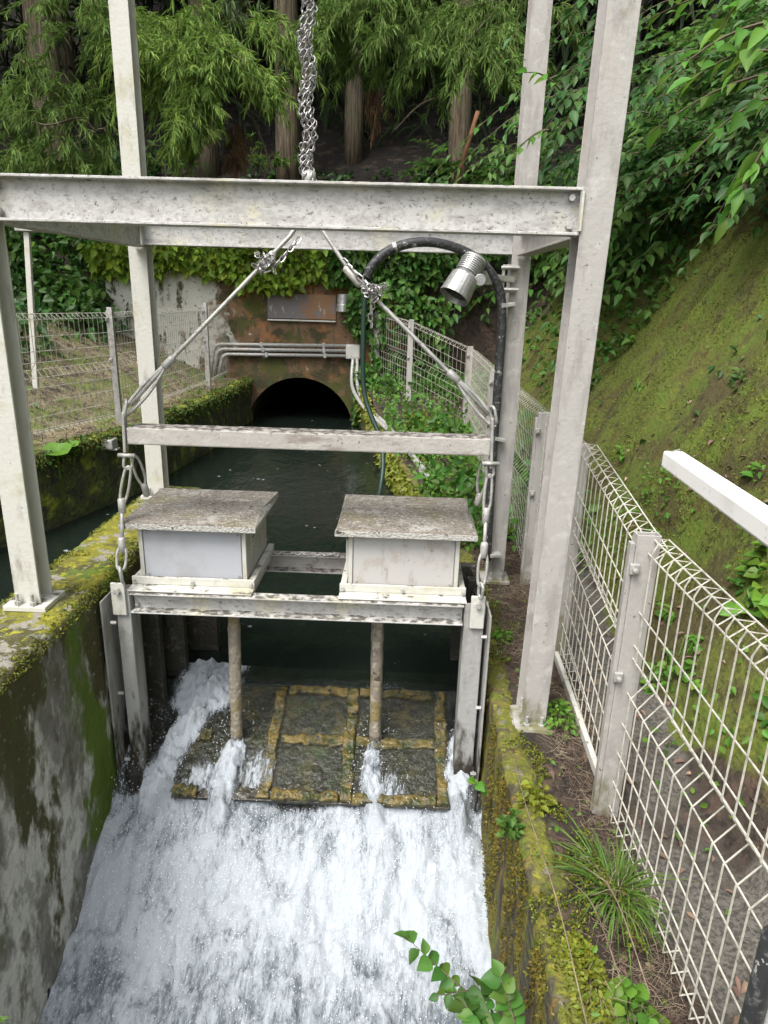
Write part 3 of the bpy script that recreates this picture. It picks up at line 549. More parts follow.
# ------------------------------------------------------------------ gate guides in the channel sides
def guide(sx, label):
    xw = -1.235 if sx < 0 else 0.400                    # wall side
    xi = -1.155 if sx < 0 else 0.297                    # water side
    g = thing('gate_guide', ((xw+xi)/2, 2.75, -0.8), label, 'gate guide', 'gate guides on the channel walls')
    lo, hi = min(xw, xi), max(xw, xi)
    t = 0.008; mb = MB(); a, b = (lo+0.018, hi) if sx < 0 else (lo, hi-0.018)
    mb.box((a, 2.700, -0.95), (b, 2.708, 0.435)); mb.box((a, 2.709, -0.95), (a+t, 2.80, 0.43)); mb.box((b-t, 2.709, -0.95), (b, 2.80, 0.43))
    mb.build('front_channel', M['guide'], g, bevel=0.002)
    e = lo-0.026 if sx < 0 else hi-0.002
    MB().box((e, 2.64, -0.9), (e+0.008, 2.79, 0.405)).build('wall_plate', M['guide'], g, bevel=0.001)
    for yy, dz, ww in ((2.88, 0.36, 0.03), (3.03, 0.34, 0.07 if sx < 0 else 0.04), (3.22, 0.32, 0.13 if sx < 0 else 0.05), (3.46, 0.30, 0.24 if sx < 0 else 0.09)):
        x0, x1 = (-1.275, xw+ww) if sx < 0 else (xw+0.01-ww, 0.425)
        MB().box((x0, yy, -1.1), (x1, yy+0.055, dz)).build('rear_guide', M['darkguide'], g, bevel=0.004)
    x0, x1 = (-1.276, -1.25) if sx < 0 else (0.402, 0.424)
    MB().box((x0, 2.80, -1.1), (x1, 3.5, 0.28)).build('seal_plate', M['darkguide'], g, bevel=0.004)
    xc = (lo+hi)/2+0.002*sx
    tabm = MB().box((xc-0.030, 2.684, 0.325), (xc+0.030, 2.698, 0.475)).build('lifting_tab', M['white'], g, bevel=0.003)
    MB().tube([(xc, 2.684, 0.44), (xc, 2.664, 0.44)], 0.014, 6).build('bolt', M['galv'], tabm)
    for z in (0.25, -0.1, -0.45):
        MB().tube([(lo+0.006 if sx < 0 else hi-0.006, 2.66, z+0.05), (lo+0.03 if sx < 0 else hi-0.03, 2.66, z+0.05)], 0.008, 6).build('bolt', M['galv'], g)
guide(-1, 'stained steel gate guide on the left channel wall'); guide(1, 'stained steel gate guide on the right channel wall')

# ------------------------------------------------------------------ gate head frame
gh = thing('sluice_headframe', (-0.43, 2.95, 0.33), 'white steel head frame of the sluice gate spanning the channel below the two boxes', 'gate frame')
def chan(y0, y1, x0, x1, z0, z1, t=0.007):       # channel lying along X, open to -Y
    return [(y1, z0), (y0, z0), (y0, z0+t), (y1-t, z0+t), (y1-t, z1-t), (y0, z1-t), (y0, z1), (y1, z1)]
MB().profile(chan(2.685, 2.745, 0, 0, 0.335, 0.428), lambda y, z, t: (t, y, z), -1.150, 0.292).build('front_beam', M['beam'], gh, bevel=0.002)
MB().profile(chan(3.20, 3.26, 0, 0, 0.335, 0.428), lambda y, z, t: (t, y, z), -1.150, 0.292).build('rear_beam', M['lift'], gh, bevel=0.002)
for x in (-1.14, -0.66, -0.22, 0.27):
    MB().box((x-0.03, 2.75, 0.40), (x+0.03, 3.195, 0.426)).build('cross_member', M['lift'], gh, bevel=0.003)
for x in (-1.135, 0.275):
    for z in (0.36, 0.405): MB().tube([(x, 2.737, z), (x, 2.722, z)], 0.009, 6).build('bolt', M['galv'], gh)
tw = [(-0.62+0.01*q, 3.20+0.006*math.sin(q*1.9), 0.437+0.004*math.cos(q*1.3)) for q in range(34)]
tie = MB().tube(tw, 0.004, 5); tie.tube(catmull([(-0.33, 3.19, 0.44), (-0.31, 3.18, 0.455), (-0.29, 3.2, 0.45), (-0.30, 3.22, 0.44), (-0.32, 3.2, 0.452)], 4), 0.003, 5)
tag(tie.build('wire_tie', M['galv'], loc=(-0.45, 3.2, 0.435)), 'twisted steel wire lying on the rear beam between the two boxes', 'wire')

def control_box(x0, x1, lx0, lx1, label, front, vents):
    b = thing('control_box', ((x0+x1)/2, 3.0, 0.43), label, 'control box', 'control boxes on the gate head')
    body = MB().box((x0, 2.795, 0.436), (x1, 3.235, 0.700)).build('body', M['boxstain'], b, bevel=0.004)
    fp = MB().box((x0+0.022, 2.787, 0.470), (x1-0.022, 2.7945, 0.690)).build('front_panel', front, b, bevel=0.002)
    for sx in (x0+0.035, x1-0.035):
        for z in (0.485, 0.677): MB().tube([(sx, 2.7868, z), (sx, 2.781, z)], 0.005, 8).build('screw', M['galv'], fp)
    for c in (x0+0.009, x1-0.009): MB().box((c-0.009, 2.784, 0.468), (c+0.009, 2.7948, 0.699)).build('edge_trim', M['white'], b, bevel=0.002)
    lid = MB()
    lid.v = [(lx0, 2.738, 0.703), (lx1, 2.738, 0.703), (lx1, 3.290, 0.703), (lx0, 3.290, 0.703), (lx0, 2.738, 0.730), (lx1, 2.738, 0.730), (lx1, 3.290, 0.730), (lx0, 3.290, 0.730), (lx0+0.02, 3.0, 0.741), (lx1-0.02, 3.0, 0.741)]
    lid.f = [(0, 3, 2, 1), (0, 1, 5, 4), (1, 2, 6, 9, 5), (2, 3, 7, 6), (3, 0, 4, 8, 7), (4, 5, 9, 8), (8, 9, 6, 7)]
    lid.build('lid', M['lid'], b, bevel=0.003)
    for (sx0, sx1) in ((x0-0.034, x0-0.006), (x1+0.006, x1+0.034)):
        MB().box((sx0, 2.782, 0.432), (sx1, 3.25, 0.470)).build('side_flange', M['white'], b, bevel=0.004)
    MB().box((x0-0.036, 2.700, 0.4315), (x1+0.036, 2.780, 0.439)).box((x0-0.036, 2.765, 0.4395), (x1+0.036, 2.778, 0.476)).build('front_flange', M['white'], b, bevel=0.003)
    for sx in (x0-0.022, (x0+x1)/2, x1+0.022): MB().tube([(sx, 2.764, 0.455), (sx, 2.752, 0.455)], 0.008, 6).build('bolt', M['galv'], b)
    if vents:
        v = MB()
        for q in range(6): v.box((x1+0.0005, 2.90, 0.55+q*0.02), (x1+0.006, 2.965, 0.56+q*0.02))
        v.box((x1+0.0004, 2.885, 0.54), (x1+0.003, 2.893, 0.68)); v.build('vent_louvre', M['white'], b)
    else:
        MB().box((x0-0.014, 2.82, 0.50), (x0-0.001, 2.90, 0.66)).build('side_cover', M['white'], b, bevel=0.003)
control_box(-1.128, -0.658, -1.192, -0.604, 'lilac grey control box on the gate head, the left one of the two lidded boxes', M['boxgrey'], True)
control_box(-0.212, 0.268, -0.268, 0.336, 'stained white control box on the gate head, the right one of the two lidded boxes', M['boxstain'], False)

# ------------------------------------------------------------------ gate leaf under water, with its two lifting pipes
gl = thing('gate_leaf', (-0.42, 2.9, -0.5), 'tilted sluice gate leaf with ochre algae ribs under the falling water', 'sluice gate')
def on_leaf(x, y, d): n = V((0, -0.371, 0.928)); return tuple(V((x, y, leafz(y)))+n*d)
def slab(mb, x0, x1, y0, y1, d0, d1, seg=1, wob=0.0):
    along_x = (x1-x0) > (y1-y0); base = len(mb.v)
    for q in range(seg+1):
        t = q/seg; a, b, h = (rnd.uniform(-wob, wob) for _ in range(3))
        if along_x: c = [(x0+(x1-x0)*t, y0+a), (x0+(x1-x0)*t, y1+b)]
        else: c = [(x0+a, y0+(y1-y0)*t), (x1+b, y0+(y1-y0)*t)]
        for (x, y), d in ((c[0], d0), (c[1], d0), (c[1], d1+h), (c[0], d1+h)): mb.v.append(on_leaf(x, y, d))
    for q in range(seg):
        o = base+q*4
        for e in range(4): mb.f.append((o+e, o+(e+1) % 4, o+4+(e+1) % 4, o+4+e))
    mb.f.append((base, base+3, base+2, base+1)); o = base+seg*4; mb.f.append((o, o+1, o+2, o+3))
mb = MB(); slab(mb, -1.00, 0.285, 2.58, 3.16, -0.022, 0.0); mb.build('skin_plate', M['leaf_panel'], gl, bevel=0.005)
for x in (-0.575, -0.20, 0.245):
    mb = MB(); slab(mb, x-0.028, x+0.028, 2.585, 3.155, 0.0005, 0.026, 16, 0.008); mb.build('rib', M['rib'], gl, bevel=0.008)
for y in (2.60, 2.87, 3.135):
    for a, b in ((-0.99, -0.88), (-0.540, -0.230), (-0.170, 0.215)):
        if y > 2.7 and a < -1: continue
        mb = MB(); slab(mb, a, b, y-0.024, y+0.024, 0.0005, 0.024 if y > 2.7 else 0.030, 12, 0.008); mb.build('rib', M['rib'], gl, bevel=0.008)
def pipe(pts, r, sc):
    q = catmull(pts, 8); return MB().tube(q, [r*(1+sc*math.sin(i*1.7)+sc*rnd.uniform(-1, 1)) for i in range(len(q))], 12)
pipe([(-0.744,2.860,0.334), (-0.747,2.860,0.024), (-0.755,2.860,-0.420)], 0.029, 0.05).build('lifting_pipe', M['rod'], gl, smooth=True)
pipe([(-0.081,2.880,0.327), (-0.079,2.880,0.042), (-0.078,2.880,-0.412)], 0.029, 0.05).build('lifting_pipe', M['rod'], gl, smooth=True)

# ------------------------------------------------------------------ lifting beam, slings, ropes, chain
LY = 2.80
b0, b1, b2 = (-1.125,2.750,1.125), (0.361,2.750,1.137), (0.366,2.750,1.069)
lb = MB().box((b0[0], 2.75, b2[2]), (b1[0], 2.85, b1[2]+0.004)).build('lifting_beam', M['lift'], loc=(-0.4, 2.8, b2[2]), bevel=0.006)
tag(lb, 'lichen spotted grey steel lifting beam hanging level above the two boxes', 'lifting beam')
def link_loop(mb, c, ax, L, Wd, r, tw, k=6, n=12):
    """an oval chain link centred at c, long axis ax, turned by tw about it"""
    ax = V(ax).normalized(); h = V((0, 1, 0)) if abs(ax.y) < 0.9 else V((1, 0, 0)); s = ax.cross(h).normalized(); t = ax.cross(s)
    s2 = s*math.cos(tw)+t*math.sin(tw); pts = []
    for q in range(n):
        a = 2*PI*q/n; e = (L-Wd)/2
        pts.append(V(c)+ax*(math.cos(a)*Wd/2+(e if math.cos(a) > 0 else -e))+s2*math.sin(a)*Wd/2)
    mb.tube(pts, r, k, closed=True)
def sling(pts, mid1, mid2, label):
    s = thing('wire_sling', pts[-1], label, 'wire sling', 'slings on the lifting beam')
    MB().tube(pts, 0.0085, 8).build('rope', M['galv'], s, smooth=True)
    for p, q, r in (mid1, mid2):
        d = (V(q)-V(p)); MB().lathe(p, d, [(0, 0.010), (0.01, 0.017), (d.length-0.01, 0.017), (d.length, 0.010)], 10).build('ferrule', M['galv'], s, smooth=True)
    return s
HK = (-0.403,3.000,2.007)
sL = sling([HK, (-0.478,2.980,1.899), (-0.568,2.950,1.804), (-0.977,2.840,1.382), (-1.115,2.800,1.224)], ((-0.536,2.955,1.836), (-0.604,2.940,1.765), 0), ((-0.940,2.850,1.418), (-0.985,2.840,1.374), 0), 'left diagonal wire sling from the hook down to the lifting beam')
sR = sling([HK, (-0.337,2.980,1.910), (-0.223,2.950,1.756), (0.208,2.840,1.369), (0.352,2.800,1.230)], ((-0.253,2.955,1.786), (-0.186,2.940,1.714), 0), ((0.179,2.845,1.396), (0.226,2.840,1.354), 0), 'right diagonal wire sling from the hook down to the lifting beam')
for s_, a, b in ((sL, (-0.977,2.840,1.382), (-1.129,2.800,1.203)), (sR, (0.217,2.840,1.361), (0.357,2.800,1.210))):
    a, b = V(a), V(b); d = (b-a); n_ = V((0, 0, 1)).cross(d).normalized(); n2 = d.normalized().cross(V((0, 1, 0)))
    MB().tube(catmull([a+n2*0.004, a+d*0.5+n2*0.020, b+n2*0.014, b+d*0.10, b-n2*0.014, a+d*0.5-n2*0.018, a-n2*0.004], 5), 0.007, 7).build('eye_loop', M['galv'], s_, smooth=True)
hk = MB(); hk.tube(catmull([V(HK)+V(v) for v in ((0, 0, 0.09), (0, 0, 0.04), (0.03, 0, 0.015), (0.03, 0, -0.02), (0, 0, -0.035), (-0.03, 0, -0.015))], 5), 0.011, 8)
hk.lathe(V(HK)+V((0, 0, 0.07)), (0, 0, 1), [(0, 0.012), (0.01, 0.028), (0.06, 0.028), (0.07, 0.012)], 10)
hk.tube([V(HK)+V((0, 0, 0.13)), V(HK)+V((0, 0, 0.2))], 0.006, 6)
tag(hk.build('hoist_hook', M['galv'], loc=HK, smooth=True), 'steel hoist hook behind the front beam where the two slings meet', 'hook')
# bundled chain
def chain_bundle():
    mb = MB(); z = HK[2]+0.05; top = TOPZ-0.15
    xc0, yc = HK[0]-0.004, 3.00; L = 0.036
    for sidx in range(5):
        ph = sidx*PI/2.5; t = 0; zz = z
        while zz < top:
            loose = 1.0 if zz < 2.72 else 0.55
            a = ph+(zz-z)*(26 if zz < 2.72 else 6)
            c = V((xc0+0.020*loose*math.cos(a)+0.009*math.sin(zz*31), yc+0.020*loose*math.sin(a), zz))
            tilt = 0.75*loose
            ax = V((-math.sin(a)*tilt, math.cos(a)*tilt, 1))+V((rnd.uniform(-.35, .35), rnd.uniform(-.35, .35), 0))*loose
            link_loop(mb, c, ax, L*0.92, 0.020, 0.0028, (t % 2)*PI/2+rnd.uniform(-.4, .4), 5, 10); t += 1; zz += 0.021 if loose == 1.0 else 0.027
    return mb
cb = chain_bundle(); tag(cb.build('hoist_chain', M['chain'], loc=(HK[0], 3.0, 2.1), smooth=True), 'bright tangled bundle of hoist chain hanging above the front beam', 'chain')
# chain tails knotted round the slings
def knot(p, label, down):
    mb = MB(); p = V(p)
    for q in range(26):
        c = p+V((rnd.gauss(0, 0.016), rnd.gauss(0, 0.014), rnd.gauss(0, 0.016))); link_loop(mb, c, (rnd.gauss(0, 1), rnd.gauss(0, 1), rnd.gauss(0, 1)), 0.032, 0.02, 0.0026, rnd.uniform(0, 3), 4, 8)
    for (a, b) in down:
        a, b = V(a), V(b); n = int((b-a).length/0.024)
        for q in range(n): link_loop(mb, a.lerp(b, q/n)+V((rnd.gauss(0, .003), 0, rnd.gauss(0, .003))), b-a, 0.032, 0.019, 0.0027, (q % 2)*PI/2+0.3, 4, 8)
    tag(mb.build('light_chain', M['chain'], loc=p), label, 'chain', 'light chains tied to the slings')
knot((-0.569,2.930,1.796), 'thin chain knotted round the left diagonal sling', [((-0.445,2.970,1.884), (-0.533,2.930,1.774)), ((-0.577,2.930,1.796), (-0.587,2.930,1.727)), ((-0.544,2.930,1.797), (-0.526,2.930,1.728))])
knot((-0.131,2.910,1.697), 'thin chain knotted round the right diagonal sling', [((-0.252,2.950,1.805), (-0.164,2.920,1.700)), ((-0.231,2.940,1.782), (-0.131,2.910,1.693)), ((-0.139,2.910,1.693), (-0.144,2.910,1.544))])
# vertical ropes
def hang(mx, pts, label, eye2):
    """pts: link plate top, plate bottom, shackle, upper ferrule, lower ferrule, eye bottom"""
    pt, pb, sh, f1, f2, eb = [V(p) for p in pts]
    h = thing('wire_rope', eb, label, 'wire rope', 'ropes from the lifting beam to the guides')
    MB().obox(pt, pb, 0.012, 0.034, up=(0, 1, 0)).build('link_plate', M['galv'], h, bevel=0.003)
    mb = MB(); link_loop(mb, pt+V((0.004, 0, 0.012)), (0.25*mx, 0, 1), 0.07, 0.034, 0.0062, PI/2+0.5, 7, 14); mb.build('shackle', M['galv'], h, smooth=True)
    mb = MB(); link_loop(mb, sh, (0.15*mx, 0, 1), 0.06, 0.034, 0.0065, 0.35, 7, 14); mb.tube([sh+V((-0.035, -0.01, 0.03)), sh+V((0.035, -0.01, 0.03))], 0.009, 7); mb.build('shackle', M['galv'], h, smooth=True)
    def eye(top, bot, ww): # loop hanging from `top` closing at `bot`
        d = bot-top; s_ = V((1, 0.2, 0)).normalized()
        return MB().tube(catmull([bot-s_*0.006, bot-d*0.35-s_*ww, top+d*0.12-s_*ww*.8, top, top+d*0.12+s_*ww*.8, bot-d*0.35+s_*ww, bot+s_*0.006], 6), 0.0062, 7)
    eye(sh-V((0, 0, 0.02)), f1, 0.015).build('eye_loop', M['galv'], h, smooth=True)
    for f in (f1, f2):
        MB().lathe(f+V((0, 0, 0.035)), (0, 0, -1), [(0, 0.010), (0.006, 0.016), (0.064, 0.016), (0.07, 0.010)], 10).build('ferrule', M['galv'], h, smooth=True)
    MB().tube([f1, f2], 0.0085, 7).build('rope', M['galv'], h, smooth=True)
    eye(eb, f2, 0.019).build('eye_loop', M['galv'], h, smooth=True)
    mb = MB(); link_loop(mb, eb+V((0, -0.005, -0.02)), (0, -0.2, 1), 0.07, 0.034, 0.007, PI/2+0.4, 7, 14); mb.build('shackle', M['galv'], h, smooth=True)
    e0, e1 = [V(p) for p in eye2]; eye(e0, e1, 0.018).build('spare_eye', M['galv'], h, smooth=True)
    MB().lathe(e1+V((0, 0, 0.01)), (0.15*mx, 0.1, -1), [(0, 0.010), (0.006, 0.015), (0.055, 0.015), (0.06, 0.008)], 10).build('ferrule', M['galv'], h, smooth=True)
hang(1, [(-1.130,2.760,1.202), (-1.137,2.760,1.035), (-1.132,2.760,0.993), (-1.171,2.750,0.803), (-1.169,2.710,0.642), (-1.171,2.680,0.540)], 'wire rope hanging at the left end of the lifting beam beside the lilac grey box', ((-1.129,2.820,1.004), (-1.105,2.840,0.868)))
hang(-1, [(0.360,2.760,1.225), (0.369,2.760,1.044), (0.367,2.760,1.010), (0.364,2.750,0.815), (0.361,2.710,0.678), (0.356,2.680,0.528)], 'wire rope hanging at the right end of the lifting beam beside the stained white box', ((0.348,2.820,1.029), (0.343,2.840,0.879)))

# ------------------------------------------------------------------ floodlight, conduits
fl = thing('floodlight', (0.556,3.880,1.770), 'ribbed aluminium floodlight pointing down, clamped to the rear right post', 'floodlight')
a, b = V((0.351,3.800,1.871)), V((0.244,3.720,1.677)); d = b-a; Lf = d.length
prof = [(0, 0.055)]
for q in range(8): prof += [(0.012+q*0.011, 0.066), (0.018+q*0.011, 0.066), (0.0185+q*0.011, 0.057), (0.022+q*0.011, 0.057)]
prof += [(0.105, 0.060), (0.12, 0.074), (Lf-0.01, 0.082), (Lf, 0.082), (Lf, 0.075), (Lf-0.04, 0.068)]
MB().lathe(a, d, prof, 24).build('housing', M['alu'], fl, smooth=False, bevel=0.0)
MB().lathe(b-d.normalized()*0.03, d, [(0, 0.066), (0.004, 0.066)], 24).build('glass', M['water'], fl)
br = MB().obox((0.323,3.760,1.777), (0.445,3.840,1.777), 0.012, 0.07); br.obox((0.413,3.840,1.786), (0.567,3.880,1.771), 0.03, 0.03); br.lathe((0.373,3.740,1.764), (0, -1, 0), [(0, 0.03), (0.02, 0.03)], 12); br.build('bracket', M['alu'], fl, bevel=0.003)
cl = MB(); c0 = V((0.562,3.885,1.776))
cl.box(c0+V((-0.045, -0.02, -0.07)), c0+V((0.02, 0.012, -0.045))); cl.box(c0+V((-0.045, -0.02, 0.045)), c0+V((0.02, 0.012, 0.07))); cl.box(c0+V((-0.06, -0.02, -0.07)), c0+V((-0.046, 0.012, 0.07)))
for z in (-0.055, 0.055): cl.tube([c0+V((-0.07, -0.026, z)), c0+V((0.03, -0.026, z))], 0.009, 6)
cl.build('clamp', M['galv'], fl, bevel=0.003)
cd = thing('cable_conduit', (0.521,3.800,1.063), 'thick black cable conduit arching from the rear right post over the floodlight', 'conduit')
MB().tube(catmull([(-0.205,3.720,1.758), (-0.180,3.720,1.816), (-0.101,3.730,1.890), (0.019,3.740,1.932), (0.151,3.760,1.936), (0.298,3.800,1.899), (0.415,3.830,1.825), (0.494,3.850,1.708), (0.519,3.860,1.540), (0.521,3.860,1.301), (0.523,3.860,1.070), (0.525,3.860,0.736), (0.536,3.860,0.182)], 8), 0.024, 12).build('corrugated_hose', M['black'], cd, smooth=True)
for p in ((-0.056,3.735,1.906), (0.398,3.825,1.835)):
    MB().lathe(V(p)-V((0.02, 0, 0)), (1, 0, 0.3 if p[0] < 0.3 else -0.8), [(0, 0.027), (0.02, 0.027)], 12).build('strap', M['galv'], cd)
for (p, q) in (((0.501,3.860,1.637), (0.576,3.870,1.649)), ((0.522,3.860,0.922), (0.581,3.870,0.911)), ((0.546,3.860,0.214), (0.612,3.870,0.219))):
    MB().obox(p, q, 0.06, 0.02).build('saddle_clip', M['galv'], cd, bevel=0.003)
gc = MB().tube(catmull([(-0.205,3.720,1.763), (-0.217,3.720,1.600), (-0.218,3.710,1.399), (-0.209,3.700,1.191), (-0.167,3.660,1.065), (-0.108,3.600,0.944), (-0.091,3.500,0.833), (-0.101,3.420,0.720), (-0.136,3.360,0.521)], 7), 0.013, 8)
tag(gc.build('cable', M['green_cable'], loc=(-0.205,3.720,1.763), smooth=True), 'dark green cable hanging from the conduit arch down behind the stained white box', 'cable')
cw = MB()
for q, pp in enumerate(([(-0.751,10.300,0.745), (-0.739,10.000,0.391), (-0.543,9.200,0.235), (-0.308,8.400,0.184), (-0.038,7.600,0.111), (0.176,6.800,0.028), (0.303,6.200,-0.108)], [(-0.692,10.300,0.746), (-0.645,9.900,0.364), (-0.457,9.100,0.214), (-0.192,8.200,0.175), (0.030,7.400,0.088), (0.232,6.600,0.029), (0.335,6.100,-0.077)])):
    cw.tube(catmull(pp, 7), 0.026, 8)
tag(cw.build('flexible_conduit', M['galv'], loc=(-0.751,10.300,0.745), smooth=True), 'pair of grey flexible conduits running down the right bank from the junction box', 'conduit')
pz0 = [(-2.841,10.420,0.876), (-2.800,10.420,0.805), (-2.729,10.420,0.734)]; pz1 = [(-0.836,10.420,0.905), (-0.835,10.420,0.833), (-0.834,10.420,0.760)]
lo_ = [(-2.912,10.420,0.375), (-2.850,10.420,0.407), (-2.772,10.420,0.439)]
names = ['uppermost and outermost', 'middle', 'lowest and innermost']
for q in range(3):
    a, b, c = V(pz0[q]), V(pz1[q]), V(lo_[q]); r = 0.12
    pts = [c, V((a.x, a.y, a.z-r))]+[V((a.x+r-r*math.cos(t*PI/12), a.y, a.z-r+r*math.sin(t*PI/12))) for t in range(1, 7)]+[b]
    cp = thing('conduit_pipe', c, names[q]+' of the three grey conduit pipes across the tunnel portal', 'pipe', 'conduit pipes on the portal')
    MB().tube(pts, 0.026, 10).build('pipe_run', M['galv'], cp, smooth=True)
    for f in (0.36, 0.82):
        p = a.lerp(b, f); MB().box(p-V((0.02, 0.032, 0.034)), p+V((0.02, 0.08, 0.034))).build('pipe_clip', M['galv'], cp, bevel=0.004)
jb = thing('junction_box', (-0.761,10.420,0.821), 'pale grey junction box at the right end of the portal pipes', 'junction box'); j0 = V((-0.752,10.400,0.830))
MB().box(j0-V((0.11, 0.05, 0.11)), j0+V((0.10, 0.1, 0.10))).build('body', M['white'], jb, bevel=0.012)
MB().box(j0-V((0.10, 0.065, 0.10)), j0+V((0.09, -0.051, 0.09))).build('cover', M['white'], jb, bevel=0.006)
wl = thing('wall_lamp', (-0.915,10.420,1.552), 'small white cup shaped lamp beside the plaque on the portal', 'lamp'); l0 = V((-0.911,10.360,1.635))
MB().lathe(l0, (0, 0, -1), [(0, 0.06), (0.01, 0.075), (0.14, 0.085), (0.15, 0.09), (0.24, 0.098), (0.24, 0.08)], 18).build('shade', M['alu'], wl, smooth=False)
MB().box(l0+V((-0.03, 0.04, -0.12)), l0+V((0.03, 0.15, -0.06))).build('arm', M['alu'], wl, bevel=0.005)
sb = thing('junction_box', (-2.639,6.020,0.300), 'small grey junction box fixed to the mossy left bank wall', 'junction box'); j1 = V((-2.628,6.020,0.318))
MB().box(j1+V((-0.06, -0.05, -0.04)), j1+V((0.05, 0.08, 0.045))).build('body', M['galv'], sb, bevel=0.008)
MB().box(j1+V((-0.10, -0.02, -0.055)), j1+V((0.075, 0.06, -0.041))).build('bracket', M['galv'], sb, bevel=0.003)

# ------------------------------------------------------------------ wire mesh fences
def fence_panel(P, Q, hh, name, parent, pitch, r, outward, k=4, mat='cream'):
    """welded panel with folded triangular top and bottom edges and a V crease; P, Q ground points"""
    P, Q = V(P), V(Q); d = Q-P; L = math.hypot(d.x, d.y); e = d/L; o = V(outward)
    s = hh
    prof = [(0.045, 0.055), (0.0, 0.045), (0.0, 0.10), (0.0, 0.50*s), (0.050, 0.56*s), (0.0, 0.62*s), (0.0, 0.955*s), (0.0, s-0.03), (0.012, s), (0.065, s-0.005), (0.008, s-0.05)]
    mb = MB(); n = max(2, int(L/pitch))
    for q in range(n+1):
        b = P+e*(L*q/n); mb.tube([b+o*u+V((0, 0, z)) for u, z in prof], r, k, cap=False)
    hz = [(0.045, 0.055), (0.0, 0.085), (0, 0.19), (0, 0.31), (0, 0.43), (0.002, 0.50*s), (0.052, 0.56*s), (0.002, 0.62*s), (0, 0.73), (0, 0.85), (0.0, s-0.045), (0.014, s), (0.067, s-0.005)]
    for u, z in hz: mb.tube([P+o*(u+r)+V((0, 0, z)), Q+o*(u+r)+V((0, 0, z))], r*1.1, k, cap=False)
    return mb.build(name, M[mat], parent)
def fence_post(b, h, parent, w=0.052, dpt=0.045, mat='grey', clamps=(0.9, 0.55)):
    b = V(b); t = 0.005
    mb = MB().box(b+V((-w/2, -dpt/2, -0.12)), b+V((w/2, -dpt/2+t, h))); mb.box(b+V((-w/2, -dpt/2+t, -0.12)), b+V((-w/2+t, dpt/2, h))); mb.box(b+V((w/2-t, -dpt/2+t, -0.12)), b+V((w/2, dpt/2, h))); mb.box(b+V((-w/2+t, dpt/2-t, -0.12)), b+V((w/2-t, dpt/2, h-0.002)))
    mb.box(b+V((-w*.72, -dpt/2+0.006, -0.1)), b+V((-w/2-0.0005, dpt/2-0.01, h-0.03)))
    p = mb.build('post', M[mat], parent, bevel=0.002)
    for z in clamps:
        c = MB().box(b+V((-w/2-0.014, -dpt/2-0.014, z*h-0.018)), b+V((-w/2+0.016, -dpt/2-0.0005, z*h+0.018))); c.tube([b+V((-w/2, -dpt/2-0.014, z*h)), b+V((-w/2, -dpt/2-0.03, z*h))], 0.009, 6)
        c.build('clamp', M['galv'], p, bevel=0.003)
rf = thing('mesh_fence', (0.8, 3.0, 0.0), 'cream welded wire fence along the right bank below the mossy slope', 'fence')
FP = [(0.815, 0.2, -0.13), (0.790, 2.085, -0.125), (0.808, 3.07, 0.0), (0.815, 3.96, 0.0), (0.80, 6.2, 0.0), (0.78, 8.40, 0.02), (0.08, 9.35, 0.27), (-0.40, 10.30, 0.36)]
for q, p in enumerate(FP):
    if q == 0: continue
    fence_post(p, 1.115 if q == 1 else 1.06 if q < 5 else 1.08, rf, w=0.075 if q < 4 else 0.06)
for q in range(len(FP)-1):
    p, r_ = FP[q], FP[q+1]; n = V((r_[1]-p[1], -(r_[0]-p[0]), 0)).normalized()
    fence_panel(p, r_, 1.10 if q == 0 else 1.07 if q == 1 else 1.04, 'wire_panel', rf, 0.062 if q < 4 else 0.075, 0.0025 if q < 3 else 0.0024, n, k=5 if q < 2 else 3)
MB().obox((0.775, 2.14, 0.005), (0.79, 3.02, 0.03), 0.022, 0.04).build('bottom_rail', M['white'], rf, bevel=0.004)
MB().obox((-0.46, 10.36, 0.34), (-0.46, 10.36, 1.42), 0.05, 0.05).build('post', M['white'], rf, bevel=0.004)
lf = thing('mesh_fence', (-2.7, 8.0, 0.4), 'fine wire fence on the left bank in front of the pale portal wall', 'fence')
LP = [(-3.75, 3.4, 0.42), (-3.25, 5.0, 0.42), (-2.790,6.694,0.400), (-2.638,9.374,0.400), (-2.626,10.624,0.420)]
for q, p in enumerate(LP): fence_post(p, 1.08, lf, w=0.05, mat='galv')
for q in range(len(LP)-1):
    p, r_ = LP[q], LP[q+1]; n = V((-(r_[1]-p[1]), r_[0]-p[0], 0)).normalized()
    fence_panel(p, r_, 1.03, 'wire_panel', lf, 0.062, 0.0030, n, k=3, mat='thinwire')
cp_ = thing('marker_pole', (-3.542,6.600,0.714), 'slim white pole with a flat cap behind the front left post', 'pole')
MB().obox((-3.542,6.600,0.714), (-3.443,6.600,2.116), 0.05, 0.04).build('shaft', M['white'], cp_, bevel=0.004)
c0 = V((-3.431,6.600,2.141)); MB().box(c0+V((-0.10, -0.05, -0.02)), c0+V((0.11, 0.12, 0.03))).build('cap', M['galv'], cp_, bevel=0.004)

